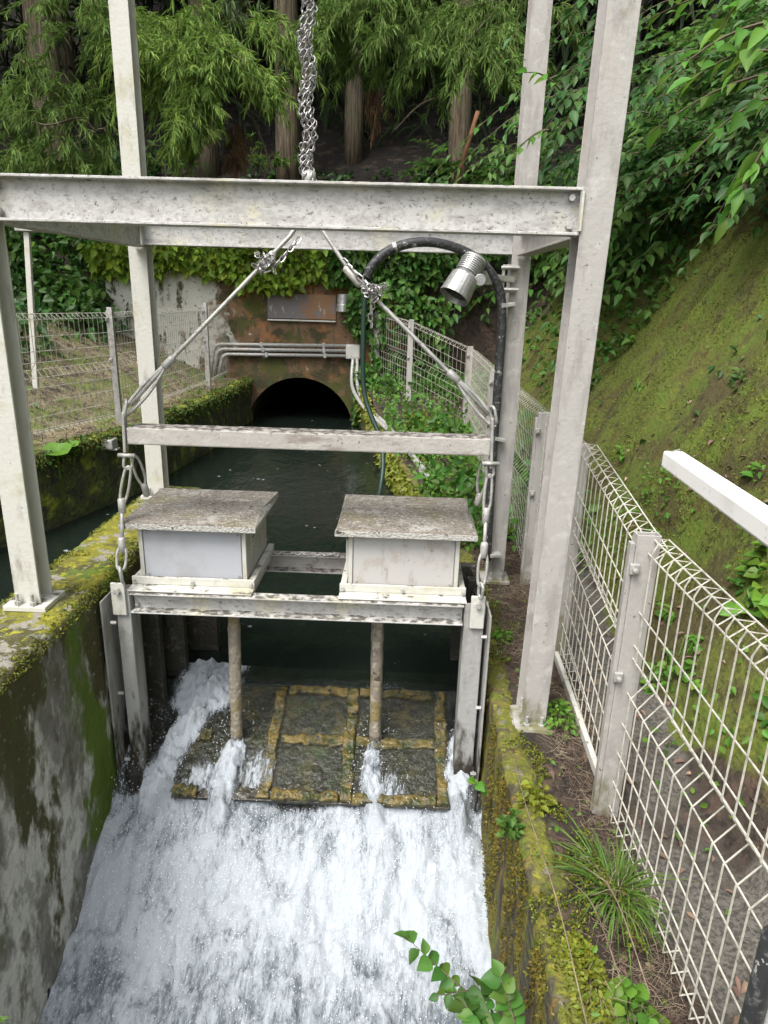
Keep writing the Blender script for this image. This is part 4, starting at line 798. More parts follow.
# ------------------------------------------------------------------ hand rail and pipe at the viewer's bridge
hr = thing('hand_rail', (0.74, 1.2, 0.35), 'bright white square hand rail reaching in from the right over the fence', 'hand rail')
MB().obox((0.644,1.620,1.337), (0.622,1.020,1.338), 0.048, 0.040).build('top_rail', M['rail'], hr, bevel=0.005)
MB().obox(V((0.644,1.620,1.337))+V((-0.004, 0.004, 0.002)), (0.644,1.620,1.337), 0.052, 0.044).build('end_cap', M['galv'], hr, bevel=0.004)
MB().obox((0.686,1.600,1.292), (0.633,1.030,1.312), 0.026, 0.020).build('under_rail', M['galv'], hr, bevel=0.003)
bpp = thing('bridge_post', (0.744,0.950,0.487), 'pale bridge post with a speckled black pipe strapped to it at the lower right', 'post')
q0, q1 = V((0.685,0.950,0.483)), None
MB().tube([q0+V((0.0, 0, -0.6)), q0+V((0, 0, 0.155)), q0+V((0.02, -0.01, 0.19)), q0+V((0.09, -0.03, 0.21))], 0.019, 14).build('black_pipe', M['black'], bpp, smooth=True)
MB().box(q0+V((0.022, -0.03, -0.6)), q0+V((0.09, 0.03, 0.06))).build('shaft', M['rail'], bpp, bevel=0.004)

# ------------------------------------------------------------------ vegetation helpers
def rdir(n, up=0.0):
    d = rng.normal(size=(n, 3)); d[:, 2] += up; return nrm(d)
def trunk(mb, pts, rs, k=10): mb.tube(catmull(pts, 5), list(np.interp(np.linspace(0, 1, (len(pts)-1)*5+1), np.linspace(0, 1, len(pts)), rs)), k)
def cedar_spray(P, D, n, size):
    """a bough of hanging twigs, each twig a plume of short needle cords: bases, directions, lengths"""
    P, D = np.asarray(P, float), np.asarray(D, float)/np.linalg.norm(D); side = np.cross(D, [0, 0, 1.0]); side /= max(np.linalg.norm(side), 1e-6)
    m = max(5, n//4); per = 20; B, Q, L_ = [], [], []
    for q in range(m):
        t = rng.uniform(0.05, 1.0); o = P+D*size*t+np.array([0, 0, -0.16*size*t*t])+rng.normal(0, 0.07, 3)*size
        td = D*0.7+side*rng.uniform(-1.1, 1.1)+rng.normal(0, 0.35, 3)+np.array([0, 0, -0.10]); td /= np.linalg.norm(td); tl = size*rng.uniform(0.20, 0.40)
        s_ = rng.uniform(0, 1, per)[:, None]; b = o+td*tl*s_; b[:, 2] -= (0.35*tl*s_[:, 0]**2)
        tan = td+np.array([0, 0, -0.45])*s_
        B.append(b); Q.append(nrm(tan*0.9+rng.normal(0, 0.55, (per, 3)))); L_.append(rng.uniform(0.08, 0.17, per)*(1.1-0.4*s_[:, 0]))
    return np.concatenate(B), np.concatenate(Q), np.concatenate(L_)
def cedar(x, y, h, r, sprays, label, mat='sugi', crown=(6.5, 1.9, 420), lean=(0, 0), group='cedars on the far slope'):
    z = float(hgt(x, y)); t = thing('cedar_tree', (x, y, z), label, 'tree', group)
    mb = MB(); trunk(mb, [(x, y, z-0.3), (x+lean[0]*0.3, y, z+h*0.3), (x+lean[0]*0.7, y, z+h*0.7), (x+lean[0], y, z+h)], [r*1.25, r, r*0.7, r*0.3], 12)
    mb.build('trunk', M['bark'], t, smooth=True)
    B, Dd, Ls, br = [], [], [], MB()
    for (sp, sdir, ssize, cnt) in sprays:
        b, d_, l = cedar_spray(sp, sdir, cnt, ssize); B.append(b); Dd.append(d_); Ls.append(l)
        e = V(sp)+V(sdir).normalized()*ssize*0.9+V((0, 0, -0.14*ssize)); s0 = V((x+lean[0]*0.3, y, max(z+0.5, sp[2]+0.1)))
        if rnd.random() < 0.4: br.tube(catmull([V(sp)-(V(sp)-s0)*0.35+V((0, 0, .05)), V(sp), e], 4), [0.012*ssize]*8+[0.004], 5)
    if B: strands('low_foliage', np.concatenate(B), np.concatenate(Dd), np.concatenate(Ls), 0.0135, M[mat], t, droop=rng.uniform(0.15, 0.5, sum(map(len, B))), seg=3)
    if br.v: br.build('bough', M['twig'], t)
    z0, rad, n = crown
    a = rng.uniform(0, 2*PI, n); hh = z+z0+(h*1.05-z0)*rng.uniform(0, 1, n)**1.2; rr = rad*(1.08-(hh-z-z0)/(h*1.05-z0))*np.sqrt(rng.uniform(0.05, 1, n))
    P = np.stack([x+lean[0]*.6+rr*np.cos(a), y+rr*np.sin(a), hh], 1); D = np.stack([np.cos(a), np.sin(a), rng.uniform(-0.6, 0.1, n)], 1)
    strands('crown', P, D, rng.uniform(0.8, 1.6, n), 0.34, M['sugi_dark'], t, droop=0.4, seg=3)  # unseen crown above the view, shaped to keep light off the wood floor
def U(px, py, Yd): return (px, py, Yd)

def sprays_at(pts):
    out = []
    for (p, size, cnt) in pts:
        for q in range(3):
            dx = rnd.uniform(-1, 1); out.append((V(p)+V((rnd.uniform(-.3, .3)*size, rnd.uniform(-.3, .3), rnd.uniform(-.2, .25)*size)), (dx, rnd.uniform(-1.0, 0.1), rnd.uniform(-0.9, -0.15)), size, cnt))
    return out
cedar((-5.481,11.000,4.645)[0], 11.6, 14, 0.20, sprays_at([((-3.794,9.500,4.925), 0.8, 70), ((-3.505,9.500,4.830), 0.8, 60), ((-4.797,10.000,4.213), 0.9, 70), ((-4.557,10.000,4.049), 0.9, 70), ((-3.983,9.700,3.932), 0.9, 70), ((-4.938,9.600,3.501), 0.8, 60), ((-4.840,9.600,3.277), 0.8, 60), ((-4.160,9.600,3.629), 0.9, 60), ((-3.929,9.600,3.409), 0.9, 50), ((-5.310,10.000,3.805), 0.8, 40)]),
      'thick cedar at the far left whose low boughs droop beside the left posts')
cedar((-3.331,12.000,3.729)[0], 12.4, 15, 0.165, sprays_at([((-2.878,9.800,4.941), 0.9, 90), ((-2.469,9.400,4.763), 1.0, 110), ((-2.181,9.400,4.618), 0.9, 100), ((-3.025,9.600,4.511), 0.9, 80), ((-2.579,9.300,4.379), 0.9, 110), ((-2.230,9.300,4.284), 0.9, 100), ((-2.358,9.300,4.076), 0.8, 80), ((-3.150,9.700,4.111), 0.8, 60), ((-3.259,9.800,4.778), 0.9, 60), ((-2.143,9.800,4.952), 0.8, 60), ((-2.429,9.300,3.866), 0.6, 50)]),
      'cedar with the brightest drooping boughs, between the rear left post and the hoist chain', mat='sugi_light', group='cedars on the far slope')
cedar((-1.943,12.000,4.450)[0], 12.0, 15, 0.16, sprays_at([((-1.960,10.000,5.127), 0.7, 50), ((-1.728,11.000,4.892), 0.35, 40)]), 'cedar with a bare dark trunk just left of the hoist chain', mat='sugi_dark')
cedar((-0.985,13.000,4.701)[0], 13.0, 15, 0.13, sprays_at([((-0.928,10.500,5.262), 0.8, 80), ((-0.653,10.300,5.036), 0.8, 90), ((-0.404,10.300,5.256), 0.8, 90), ((-0.933,10.600,4.903), 0.5, 50), ((-0.207,10.200,5.064), 0.8, 80)]), 'cedar with a straight brown trunk just right of the hoist chain')
cedar((-0.657,15.000,5.172)[0], 15.0, 15, 0.09, sprays_at([((-1.175,11.000,5.255), 0.7, 50)]), 'slender young cedar trunk just behind the straight brown one')
cedar((0.727,11.600,4.278)[0], 11.9, 14, 0.14, sprays_at([((0.158,10.000,5.192), 0.9, 100), ((0.469,10.000,5.114), 0.9, 110), ((0.769,10.000,5.201), 0.9, 110), ((1.002,9.800,5.003), 0.8, 90), ((0.360,10.000,4.849), 0.7, 90), ((0.731,10.000,4.855), 0.7, 90), ((1.030,9.800,4.641), 0.6, 60), ((0.110,10.400,5.135), 0.7, 60), ((1.233,9.800,5.109), 0.8, 60)]), 'cedar left of the rear right post with a curtain of hanging boughs', mat='sugi')
for q, (px, yy) in enumerate(((-6.5, 14.5), (-3.6, 17), (-0.9, 18.5), (1.6, 16), (3.8, 14.5), (-8.5, 11.5), (5.5, 18), (-5.5, 20), (0.4, 22), (-2.5, 22))):
    cedar(px, yy, 15, 0.18+0.02*(q % 3), [], 'dim cedar trunk deep in the shade of the wood', crown=(3.2 if yy > 16 else 4.0, 2.6, 520), group='shaded cedars deep in the wood')
# hanging dead foliage
for p, s_, lab in (((-2.169,9.600,3.691), 0.5, 'brown dead cedar needles hanging below the brightest green boughs'), ((-0.552,10.400,4.280), 0.45, 'brown dead cedar needles hanging in front of the straight brown trunk')):
    d_ = cedar_spray(p, (rnd.uniform(-.3, .3), -.3, -1), 90, s_)
    tag(strands('dead_bough', d_[0], d_[1]*np.array([.5, .5, 1])+np.array([0, 0, -.5]), d_[2], 0.014, M['dead'], loc=p, seg=3), lab, 'branch')
for pts, r_ in (([(-5.243,9.800,3.942), (-5.036,9.800,4.046), (-4.756,9.900,4.132)], 0.02), ([(-4.574,9.200,3.515), (-4.358,9.200,3.488), (-4.028,9.300,3.590), (-3.857,9.300,3.464)], 0.012), ([(-2.133,9.600,3.997), (-1.972,9.500,3.706), (-1.837,9.400,3.416), (-1.721,9.400,3.085)], 0.016), ([(-3.295,9.800,3.483), (-3.034,9.800,3.523), (-2.794,9.900,3.719)], 0.010), ([(-2.814,9.400,3.004), (-2.675,9.400,3.232), (-2.618,9.600,3.493)], 0.014), ([(-0.289,13.000,4.270), (0.114,13.000,4.649), (0.529,13.200,4.851)], 0.015)):
    tag(MB().tube(catmull(pts, 5), r_, 5).build('dead_branch', M['twig'], loc=pts[0]), 'thin bare dead branch hanging among the cedars', 'branch', 'bare dead branches in the wood')
tag(MB().tube(catmull([(0.123,10.600,1.323), (0.252,10.800,1.862), (0.435,10.900,2.426), (0.743,11.000,3.511), (0.932,11.200,4.168)], 5), 0.035, 7).build('leaning_stem', M['orange_twig'], loc=(0.123,10.600,1.323), smooth=True), 'leaning orange brown dead stem behind the floodlight', 'branch')

# ---- broad-leaf branches
def leafy_branch(p0, p1, sag, n, L, lists, stem, r=0.006, up=(0, -0.25, 1)):
    p0, p1 = V(p0), V(p1); d = p1-p0; pts = [p0+d*t+V((0, 0, sag*math.sin(PI*t)*0.6-sag*t*t)) for t in [q/8 for q in range(9)]]
    stem.tube(pts, [r*(1-0.75*q/8) for q in range(9)], 4)
    dn = d.normalized(); side = dn.cross(V((0, 0, 1))).normalized(); P, D, N, Ls = lists
    for q in range(n):
        t = 0.12+0.88*(q+0.5)/n; i = min(7, int(t*8)); b = pts[i].lerp(pts[i+1], t*8-i)
        s = 1 if q % 2 else -1
        dd = dn*0.65+side*s*rnd.uniform(0.5, 1.0)+V((rnd.gauss(0, .15), rnd.gauss(0, .15), rnd.gauss(-.28, .18)))
        if q == n-1: dd = dn+V((0, 0, -0.3))
        P.append(tuple(b)); D.append(tuple(dd)); N.append(tuple(V(up)+V((rnd.gauss(0, .3), rnd.gauss(0, .3), 0)))); Ls.append(L*rnd.uniform(0.65, 1.15)*(1-0.25*abs(t-0.5)))
def shrub(name, base, branches, label, mat, cat='shrub', group=None, ratio=0.5, simple=False, droop=0.25):
    t = thing(name, base, label, cat, group); lists = ([], [], [], []); st = MB()
    for br_ in branches: leafy_branch(*br_[:5], lists, st, *(br_[5:]))
    P, D, N, Ls = lists
    leaves('foliage', P, D, N, np.array(Ls), np.array(Ls)*ratio*rng.uniform(0.8, 1.2, len(Ls)), M[mat], t, simple=simple, droop=droop)
    st.build('stems', M['twig'], t); return t
def slope_pt(x, y, dz=0.0): return (x, y, float(hgt(x, y))+dz)
def overhang(n, yr_, zr_, out, ln, L, leafn):
    br_ = []
    for q in range(n):
        y = rnd.uniform(*yr_); z = zr_[0]+(zr_[1]-zr_[0])*rnd.random()**1.3; x = 1.3+z/1.5
        while float(hgt(x, y)) < z and x < 9: x += 0.05
        p = V((x, y, z))+V((-0.8, -0.1, 0.6))*rnd.uniform(0.0, out)
        d = V((-rnd.uniform(0.4, 1.0), -rnd.uniform(0.0, 0.8), rnd.uniform(-0.55, 0.30)))
        br_.append((p, p+d.normalized()*rnd.uniform(*ln), rnd.uniform(0.05, 0.35), leafn, L))
    return br_
shrub('overhanging_shrub', slope_pt(2.7, 3.6), overhang(330, (2.4, 5.0), (2.45, 4.6), 0.45, (0.5, 0.9), 0.125, 17), 'leafy green shrub overhanging the mossy slope at the upper right', 'broad', group='shrubs on the slope')
shrub('overhanging_shrub', slope_pt(2.6, 6.0), overhang(330, (4.8, 7.6), (2.5, 5.6), 0.5, (0.6, 1.1), 0.135, 17), 'dense dark green shrub behind the two right posts', 'broad_dark', group='shrubs on the slope')
shrub('overhanging_shrub', slope_pt(2.4, 9.0), overhang(380, (7.2, 10.4), (2.0, 6.5), 0.6, (0.7, 1.2), 0.16, 16), 'broad green shrub on the slope left of the rear right post', 'broad', group='shrubs on the slope')
bk = []
for q in range(240):
    x, y = rnd.uniform(0.4, 4.2), rnd.uniform(10.7, 12.6); p = V(slope_pt(x, y, rnd.uniform(0.0, 0.5))); d = V((-rnd.uniform(0.2, 1.0), -rnd.uniform(0.2, 0.9), rnd.uniform(-0.5, 0.35)))
    bk.append((p, p+d.normalized()*rnd.uniform(0.6, 1.2), rnd.uniform(0.05, 0.3), 14, 0.17))
shrub('bank_shrub', slope_pt(1.8, 11.4), bk, 'bushy green shrub on the bank above the tunnel, behind the rear right post', 'broad', group='shrubs on the slope')
ot = []
for a, b in (((1.620,6.400,3.388), (1.004,6.100,3.061)), ((1.618,7.600,4.746), (1.084,7.300,4.546)), ((2.680,7.600,3.875), (2.021,7.300,3.484)), ((1.876,7.700,3.542), (1.194,7.400,3.097)), ((2.168,7.400,4.579), (1.484,7.100,4.353)), ((1.576,6.700,2.858), (0.878,6.400,2.395)), ((2.169,6.500,2.731), (1.418,6.200,2.492)), ((2.066,5.700,2.681), (1.641,5.400,2.566)), ((2.467,7.100,3.792), (1.916,6.800,3.490)), ((1.861,7.000,3.917), (1.232,6.700,3.422)), ((2.510,7.600,2.887), (1.552,7.300,2.488)), ((1.999,7.900,3.078), (1.076,7.600,2.719)), ((2.313,7.600,4.380), (1.601,7.300,4.167)), ((1.909,8.000,3.112), (1.445,7.700,2.620)), ((1.628,6.200,3.978), (0.992,5.900,3.546)), ((1.276,5.600,3.069), (0.690,5.300,2.885)), ((2.445,6.800,2.662), (1.552,6.500,2.484)), ((1.302,5.600,3.095), (0.906,5.300,2.883)), ((1.620,5.600,3.748), (0.982,5.300,3.548)), ((2.350,6.400,2.765), (1.759,6.100,2.502)), ((2.137,6.900,3.436), (1.483,6.600,2.924)), ((2.078,7.300,3.859), (1.550,7.000,3.649)), ((2.432,6.900,3.578), (2.015,6.600,3.331)), ((1.956,7.000,4.498), (1.283,6.700,4.383)), ((2.184,7.200,3.762), (1.620,6.900,3.357)), ((1.714,5.700,3.980), (1.169,5.400,3.541)), ((1.759,7.000,3.713), (1.225,6.700,3.488)), ((1.798,7.000,3.879), (1.267,6.700,3.641)), ((2.101,6.900,4.454), (1.396,6.600,4.226)), ((1.585,6.100,2.871), (1.153,5.800,2.644)), ((1.876,6.300,4.094), (1.409,6.000,3.679)), ((1.725,5.900,2.748), (1.242,5.600,2.434)), ((2.056,6.100,3.477), (1.646,5.800,3.195)), ((1.937,7.600,3.149), (1.405,7.300,2.973)), ((2.506,7.500,3.491), (1.877,7.200,3.385)), ((1.672,6.200,2.906), (1.163,5.900,2.688)), ((2.129,7.800,4.047), (1.591,7.500,3.989)), ((2.910,8.000,3.077), (2.240,7.700,2.489)), ((2.469,7.400,4.291), (1.659,7.100,3.899)), ((1.804,6.400,3.829), (1.326,6.100,3.729)), ((2.177,7.500,4.204), (1.776,7.200,3.685)), ((2.550,7.700,2.921), (1.624,7.400,2.563)), ((1.348,5.900,2.924), (0.896,5.600,2.607)), ((2.235,7.800,4.040), (1.491,7.500,3.802)), ((1.781,6.700,2.871), (1.031,6.400,2.668)), ((1.848,7.500,3.702), (1.375,7.200,3.237)), ((2.719,7.600,3.166), (2.276,7.300,2.794)), ((1.967,6.200,4.139), (1.517,5.900,3.843)), ((2.037,7.400,3.800), (1.602,7.100,3.724)), ((1.274,5.700,3.825), (0.626,5.400,3.431)), ((1.452,6.300,3.435), (0.969,6.000,3.226)), ((1.988,6.400,3.325), (1.521,6.100,3.126)), ((1.731,7.300,3.607), (1.128,7.000,3.511)), ((1.670,7.000,3.869), (0.928,6.700,3.621)), ((2.200,6.600,3.312), (1.644,6.300,3.039)), ((2.242,7.200,3.848), (1.599,6.900,3.667)), ((1.702,5.700,2.974), (1.200,5.400,2.757)), ((2.288,6.400,2.688), (1.522,6.100,2.289)), ((1.466,5.800,3.356), (0.839,5.500,3.031)), ((2.536,7.200,3.113), (1.760,6.900,2.791)), ((1.297,5.500,3.088), (0.941,5.200,2.738)), ((1.206,5.700,3.876), (0.576,5.400,3.715)), ((1.352,5.800,2.743), (0.694,5.500,2.423)), ((2.428,6.900,2.732), (1.612,6.600,2.695)), ((2.362,7.300,3.707), (1.912,7.000,3.277)), ((2.061,6.300,4.160), (1.496,6.000,3.743)), ((1.468,6.100,3.895), (0.904,5.800,3.520)), ((1.740,6.500,3.731), (1.228,6.200,3.477)), ((1.821,7.900,3.875), (1.190,7.600,3.420)), ((1.827,7.400,3.355), (1.082,7.100,3.039))): ot.append((a, b, 0.12, 15, 0.125))
shrub('overhanging_tree', slope_pt(3.4, 7.0), ot, 'dark green leafy tree reaching over from the slope behind both right posts', 'broad_dark', 'tree')
bigb = []
for a, b in (((1.185,2.600,2.551), (0.751,2.500,2.378)), ((1.144,2.400,2.384), (0.821,2.400,2.379)), ((1.115,2.300,2.269), (0.823,2.300,2.159)), ((1.051,2.200,2.182), (0.919,2.200,1.961)), ((1.095,2.200,2.108), (0.951,2.200,2.054)), ((1.074,2.400,2.584), (0.887,2.400,2.507)), ((1.025,2.200,2.443), (0.872,2.200,2.336)), ((1.292,2.800,2.703), (0.763,2.800,2.651)), ((1.354,2.900,2.495), (0.842,2.900,2.308))):
    bigb.append((a, b, 0.06, 9, 0.092))
shrub('leafy_bough', (1.096,2.300,2.356), bigb, 'light green large leaved bough nearest the viewer at the upper right', 'broad_light', 'branch', ratio=0.46)
fr = []
for q in range(9):
    a = V((1.057,6.200,2.950))+V((rnd.uniform(-.1, .2), rnd.uniform(-.2, .2), rnd.uniform(-.35, .45))); e = V((0.230,6.000,2.599))+V((q*0.09-0.1, rnd.uniform(-.2, .2), -0.02+rnd.uniform(-.1, .12)))
    fr.append((a, e, 0.12, 18, 0.10))
shrub('drooping_bough', (1.168,6.200,3.023), fr, 'feathery green bough sweeping down left of the rear right post', 'broad', 'branch', ratio=0.42)
sm = []
for a, b in (((0.666,3.600,2.589), (0.485,3.500,2.658)), ((0.593,3.400,2.386), (0.430,3.300,2.286)), ((0.749,4.600,2.986), (0.523,4.500,2.979)), ((0.730,4.600,2.885), (0.577,4.500,2.807))): sm.append((a, b, 0.03, 6, 0.075))
shrub('sapling_sprig', (0.666,3.600,2.589), sm, 'small lime green sprig crossing the rear right post', 'broad_light', 'plant')

def clump(name, label, cat, c, rad, n, L, mat, group=None, ratio=0.7, hmax=0.1, simple=True, upz=1.0, surf=None, stem=True, droop=0.2):
    c = V(c); a = rng.uniform(0, 2*PI, n); r_ = np.sqrt(rng.uniform(0, 1, n)); rx, ry = rad if isinstance(rad, tuple) else (rad, rad)
    X = c.x+r_*np.cos(a)*rx; Y = c.y+r_*np.sin(a)*ry; h0 = hgt(X, Y) if surf is None else np.full(n, surf)
    Z = h0+hmax*rng.uniform(0.1, 1, n)*(1.05-r_*r_)+0.005
    D = np.stack([np.cos(a), np.sin(a), np.zeros(n)], 1)+rng.normal(0, 0.6, (n, 3))*np.array([1, 1, .4]); N = rng.normal(0, 0.35, (n, 3))+np.array([0, -0.3, upz])
    Lv = L*rng.uniform(0.6, 1.2, n)
    if stem:
        t = thing(name, c, label, cat, group); leaves('foliage', np.stack([X, Y, Z], 1), D, N, Lv, Lv*ratio, M[mat], t, simple=simple, droop=droop)
        st = MB(); idx = rng.choice(n, min(n, 60), replace=False)
        for i in idx: st.tube([(c.x+(X[i]-c.x)*.7, c.y+(Y[i]-c.y)*.7, h0[i]-0.01), (X[i], Y[i], Z[i])], 0.0025, 3)
        st.build('stems', M[mat], t); return t
    o = leaves(name, np.stack([X, Y, Z], 1), D, N, Lv, Lv*ratio, M[mat], loc=c, simple=simple, droop=droop); return tag(o, label, cat, group)
# plants on and around the portal
def ivy(name, label, rects, n, L, mat, loc, depth=(0.0, 0.3), cat='ivy'):
    P, N = [], []
    for (a, b, w_) in rects:
        m = int(n*w_); t, s = rng.uniform(0, 1, m), rng.uniform(0, 1, m)
        x = a[0]+(b[0]-a[0])*t; z = a[2]+(b[2]-a[2])*s; ed = fbm(x*2.2, z*2.2, 3)
        k = (np.minimum(s, 1-s)*2+ed*0.8 > 0.12); y = a[1]-rng.uniform(*depth, m)*(0.4+s)
        P.append(np.stack([x, y, z], 1)[k])
    P = np.concatenate(P); m = len(P)
    D = rng.normal(0, 0.6, (m, 3))+np.array([0, -0.4, -0.7]); N = rng.normal(0, 0.4, (m, 3))+np.array([0, -0.8, 0.7]); Lv = L*rng.uniform(0.6, 1.25, m)
    return tag(leaves(name, P, D, N, Lv, Lv*0.75, M[mat], loc=loc, simple=True), label, cat)
ivy('ivy', 'yellow green ivy spilling over the top edge of the pale portal wall', [((-3.879,10.480,1.805), (-2.254,10.480,2.359), 0.36), ((-2.636,10.480,1.809), (-1.041,10.480,2.415), 0.38), ((-4.549,10.500,1.801), (-3.562,10.500,2.235), 0.18), ((-2.420,10.460,1.622), (-1.542,10.460,1.865), 0.05)], 2300, 0.12, 'ivy', (-2.5, 10.4, 1.7))
ivy('ivy', 'dark ivy hanging on the right end of the tunnel portal beside the wall lamp', [((-1.107,10.450,1.684), (0.442,10.450,2.449), 0.42), ((-0.808,10.440,0.919), (-0.458,10.440,1.770), 0.12), ((-0.712,10.360,-0.257), (-0.476,10.400,0.715), 0.10), ((-0.485,10.350,-0.171), (0.618,10.500,1.867), 0.30)], 3000, 0.11, 'broad', (-0.4, 10.4, 1.7))
def cover(n, xr_, yr_, L, mat, hm, name, label, ratio=0.7, dens=None, cat='ground cover'):
    X, Y = rng.uniform(*xr_, n), rng.uniform(*yr_, n); k = fbm(X*0.9, Y*0.9, 8)+rng.uniform(-.35, .35, n) > (dens if dens is not None else -0.1)
    k &= ~((X > xl(Y)-0.05) & (X < xr(Y)) & (Y < 10.6)); X, Y = X[k], Y[k]; m = len(X)
    P = np.stack([X, Y, hgt(X, Y)+rng.uniform(0.01, hm, m)], 1); D = rng.normal(0, 0.7, (m, 3))+np.array([0, -0.3, -0.15]); N = rng.normal(0, 0.35, (m, 3))+np.array([0, -0.5, 0.8]); Lv = L*rng.uniform(0.55, 1.25, m)
    return tag(leaves(name, P, D, N, Lv, Lv*ratio, M[mat], simple=True), label, cat, kind='stuff')
cover(6500, (-9, 6), (10.7, 12.4), 0.12, 'broad_dark', 0.16, 'undergrowth', 'dark leafy undergrowth along the foot of the wood', dens=0.0)
cover(7000, (-9, -4.0), (5.5, 12.5), 0.13, 'broad_dark', 0.5, 'undergrowth', 'leafy undergrowth on the left bank behind the fence', dens=-0.15)
cover(3500, (-8, -4.3), (9.5, 11.5), 0.14, 'broad', 0.6, 'ground_cover', 'bright leaves beside the left end of the portal', dens=-0.1)
cover(2600, (1.5, 3.0), (6.5, 10.4), 0.085, 'broad', 0.22, 'ground_cover', 'ferny green growth on the far end of the mossy slope', dens=-0.05)
cover(3600, (-0.6, 1.35), (4.4, 10.4), 0.10, 'broad', 0.28, 'ground_cover', 'taller green weeds along the right bank by the fence', dens=0.1)
cover(7000, (-0.6, 1.35), (4.4, 10.4), 0.050, 'broad_light', 0.16, 'ground_cover', 'fresh green weeds along the right bank by the fence', dens=-0.1)
cover(5000, (1.2, 3.4), (3.0, 9.5), 0.055, 'broad_dark', 0.08, 'ground_cover', 'small creeping leaves in patches on the mossy slope', dens=0.52)
n = 26000; X = rng.uniform(-11, 10, n); Y = rng.uniform(13.5, 30, n)
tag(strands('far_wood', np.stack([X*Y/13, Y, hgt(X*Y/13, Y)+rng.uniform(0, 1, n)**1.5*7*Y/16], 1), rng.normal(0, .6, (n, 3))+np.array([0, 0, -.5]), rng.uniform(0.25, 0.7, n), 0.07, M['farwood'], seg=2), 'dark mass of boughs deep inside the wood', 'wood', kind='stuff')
n = 90000; X = 1.25+rng.uniform(0, 1, n)**1.1*2.4; Y = 1.5+7.5*rng.uniform(0, 1, n)**1.3; k = fbm(X*2, Y*2, 3)+0.6*fbm(X*9, Y*9, 5) > -0.12; X, Y = X[k], Y[k]; n = len(X)
for key, a_, lab in (('limeleaf', 0, 'bright moss tufts on the slope'), ('mossdark', 1, 'olive moss tufts on the slope')):
    x_, y_ = X[a_::2], Y[a_::2]; m_ = len(x_)
    tag(leaves('moss', np.stack([x_, y_, hgt(x_, y_)], 1), rng.normal(0, 1, (m_, 3))+np.array([-.6, 0, .4]), rng.normal(0, .5, (m_, 3))+np.array([-.7, -.2, .6]), rng.uniform(0.006, 0.017, m_), rng.uniform(0.005, 0.011, m_), M[key], simple=True), lab, 'moss', kind='stuff')
# bank growth hanging over the right channel wall
n = 3600; Yb = rng.uniform(4.3, 10.3, n); zb = 0.05-np.abs(rng.normal(0, 0.13, n)); Pb = np.stack([xr(Yb)-0.02-rng.uniform(0, 0.10, n), Yb, zb+0.36*sstep(6.8, 10.3, Yb)], 1)
tag(leaves('bank_growth', Pb, rng.normal(0, 0.6, (n, 3))+np.array([-0.5, -0.3, -0.6]), rng.normal(0, .4, (n, 3))+np.array([-.3, -.6, .7]), 0.05*rng.uniform(.6, 1.4, n), 0.035, M['limeleaf'], simple=True), 'yellow green growth hanging over the right bank edge', 'ground cover', kind='stuff')
for key, m_, lab in (('mossdark', 7000, 'olive moss growing on the left bank edge'), ('limeleaf', 3500, 'yellow moss growing on the left bank edge'), ('broad', 1800, 'small green leaves growing along the left bank edge')):
    Yb = rng.uniform(3.0, 10.4, m_); Pb = np.stack([xl(Yb)+rng.uniform(-0.13, 0.04, m_), Yb, 0.41-np.abs(rng.normal(0, 0.07, m_))+0.03*fbm(Yb*3, Yb*0)], 1); kk = 1.0 if key != 'broad' else 1.6
    tag(leaves('bank_growth', Pb, rng.normal(0, 0.6, (m_, 3))+np.array([0.5, -0.3, -0.4]), rng.normal(0, .4, (m_, 3))+np.array([.3, -.6, .7]), 0.024*kk*rng.uniform(.6, 1.4, m_), 0.018*kk, M[key], simple=True), lab, 'ground cover', kind='stuff')
def tufts(name, lab, X, Y, Z, L, key, out=(0, 0, 0.6)):
    m_ = len(X); tag(leaves(name, np.stack([X, Y, Z], 1), rng.normal(0, 1, (m_, 3))+np.array(out), rng.normal(0, .5, (m_, 3))+np.array(out), L*rng.uniform(.6, 1.4, m_), L*0.7, M[key], simple=True), lab, 'moss', kind='stuff')
for key, m_, lo, lab in (('limeleaf', 16000, -0.06, 'yellow green moss on top of the left channel wall'), ('mossdark', 5000, -0.1, 'olive moss on top of the left channel wall')):
    X = rng.uniform(-1.62, -1.265, m_); Y = rng.uniform(1.0, 4.25, m_); k_ = fbm(X*5, Y*5, 2)+0.5*fbm(X*16, Y*16, 4)+0.35*sstep(-1.40, -1.30, X) > lo+0.05; X, Y = X[k_], Y[k_]
    Z = 0.450-0.03*sstep(-1.295, -1.268, X)-0.02*sstep(-1.60, -1.62, X); tufts('moss', lab, X, Y, Z, 0.011, key)
for key, m_, lo, lab in (('limeleaf', 16000, -0.02, 'yellow green moss along the right channel edge'), ('mossdark', 7000, -0.05, 'olive moss along the right channel edge')):
    X = rng.uniform(0.425, 0.72, m_); Y = rng.uniform(0.9, 4.3, m_); k_ = fbm(X*6, Y*4, 7)+0.5*fbm(X*17, Y*17, 1)-0.55*sstep(.52, .70, X) > lo; X, Y = X[k_], Y[k_]
    tufts('moss', lab, X, Y, np.maximum(hgt(X, Y), 0.012)-0.02*sstep(0.455, 0.43, X), 0.010, key)
m_ = 15000; Y = rng.uniform(0.8, 3.6, m_); Z = -rng.uniform(0, 1, m_)**1.4*0.75; k_ = fbm(Y*9, Z*2.2, 3)+0.5*fbm(Y*22, Z*9, 1) > 0.04; Y, Z = Y[k_], Z[k_]
tufts('moss', 'ochre moss clinging to the right channel wall', np.full(len(Y), 0.425), Y, Z, 0.011, 'ochremoss', (-.8, 0, -.2))
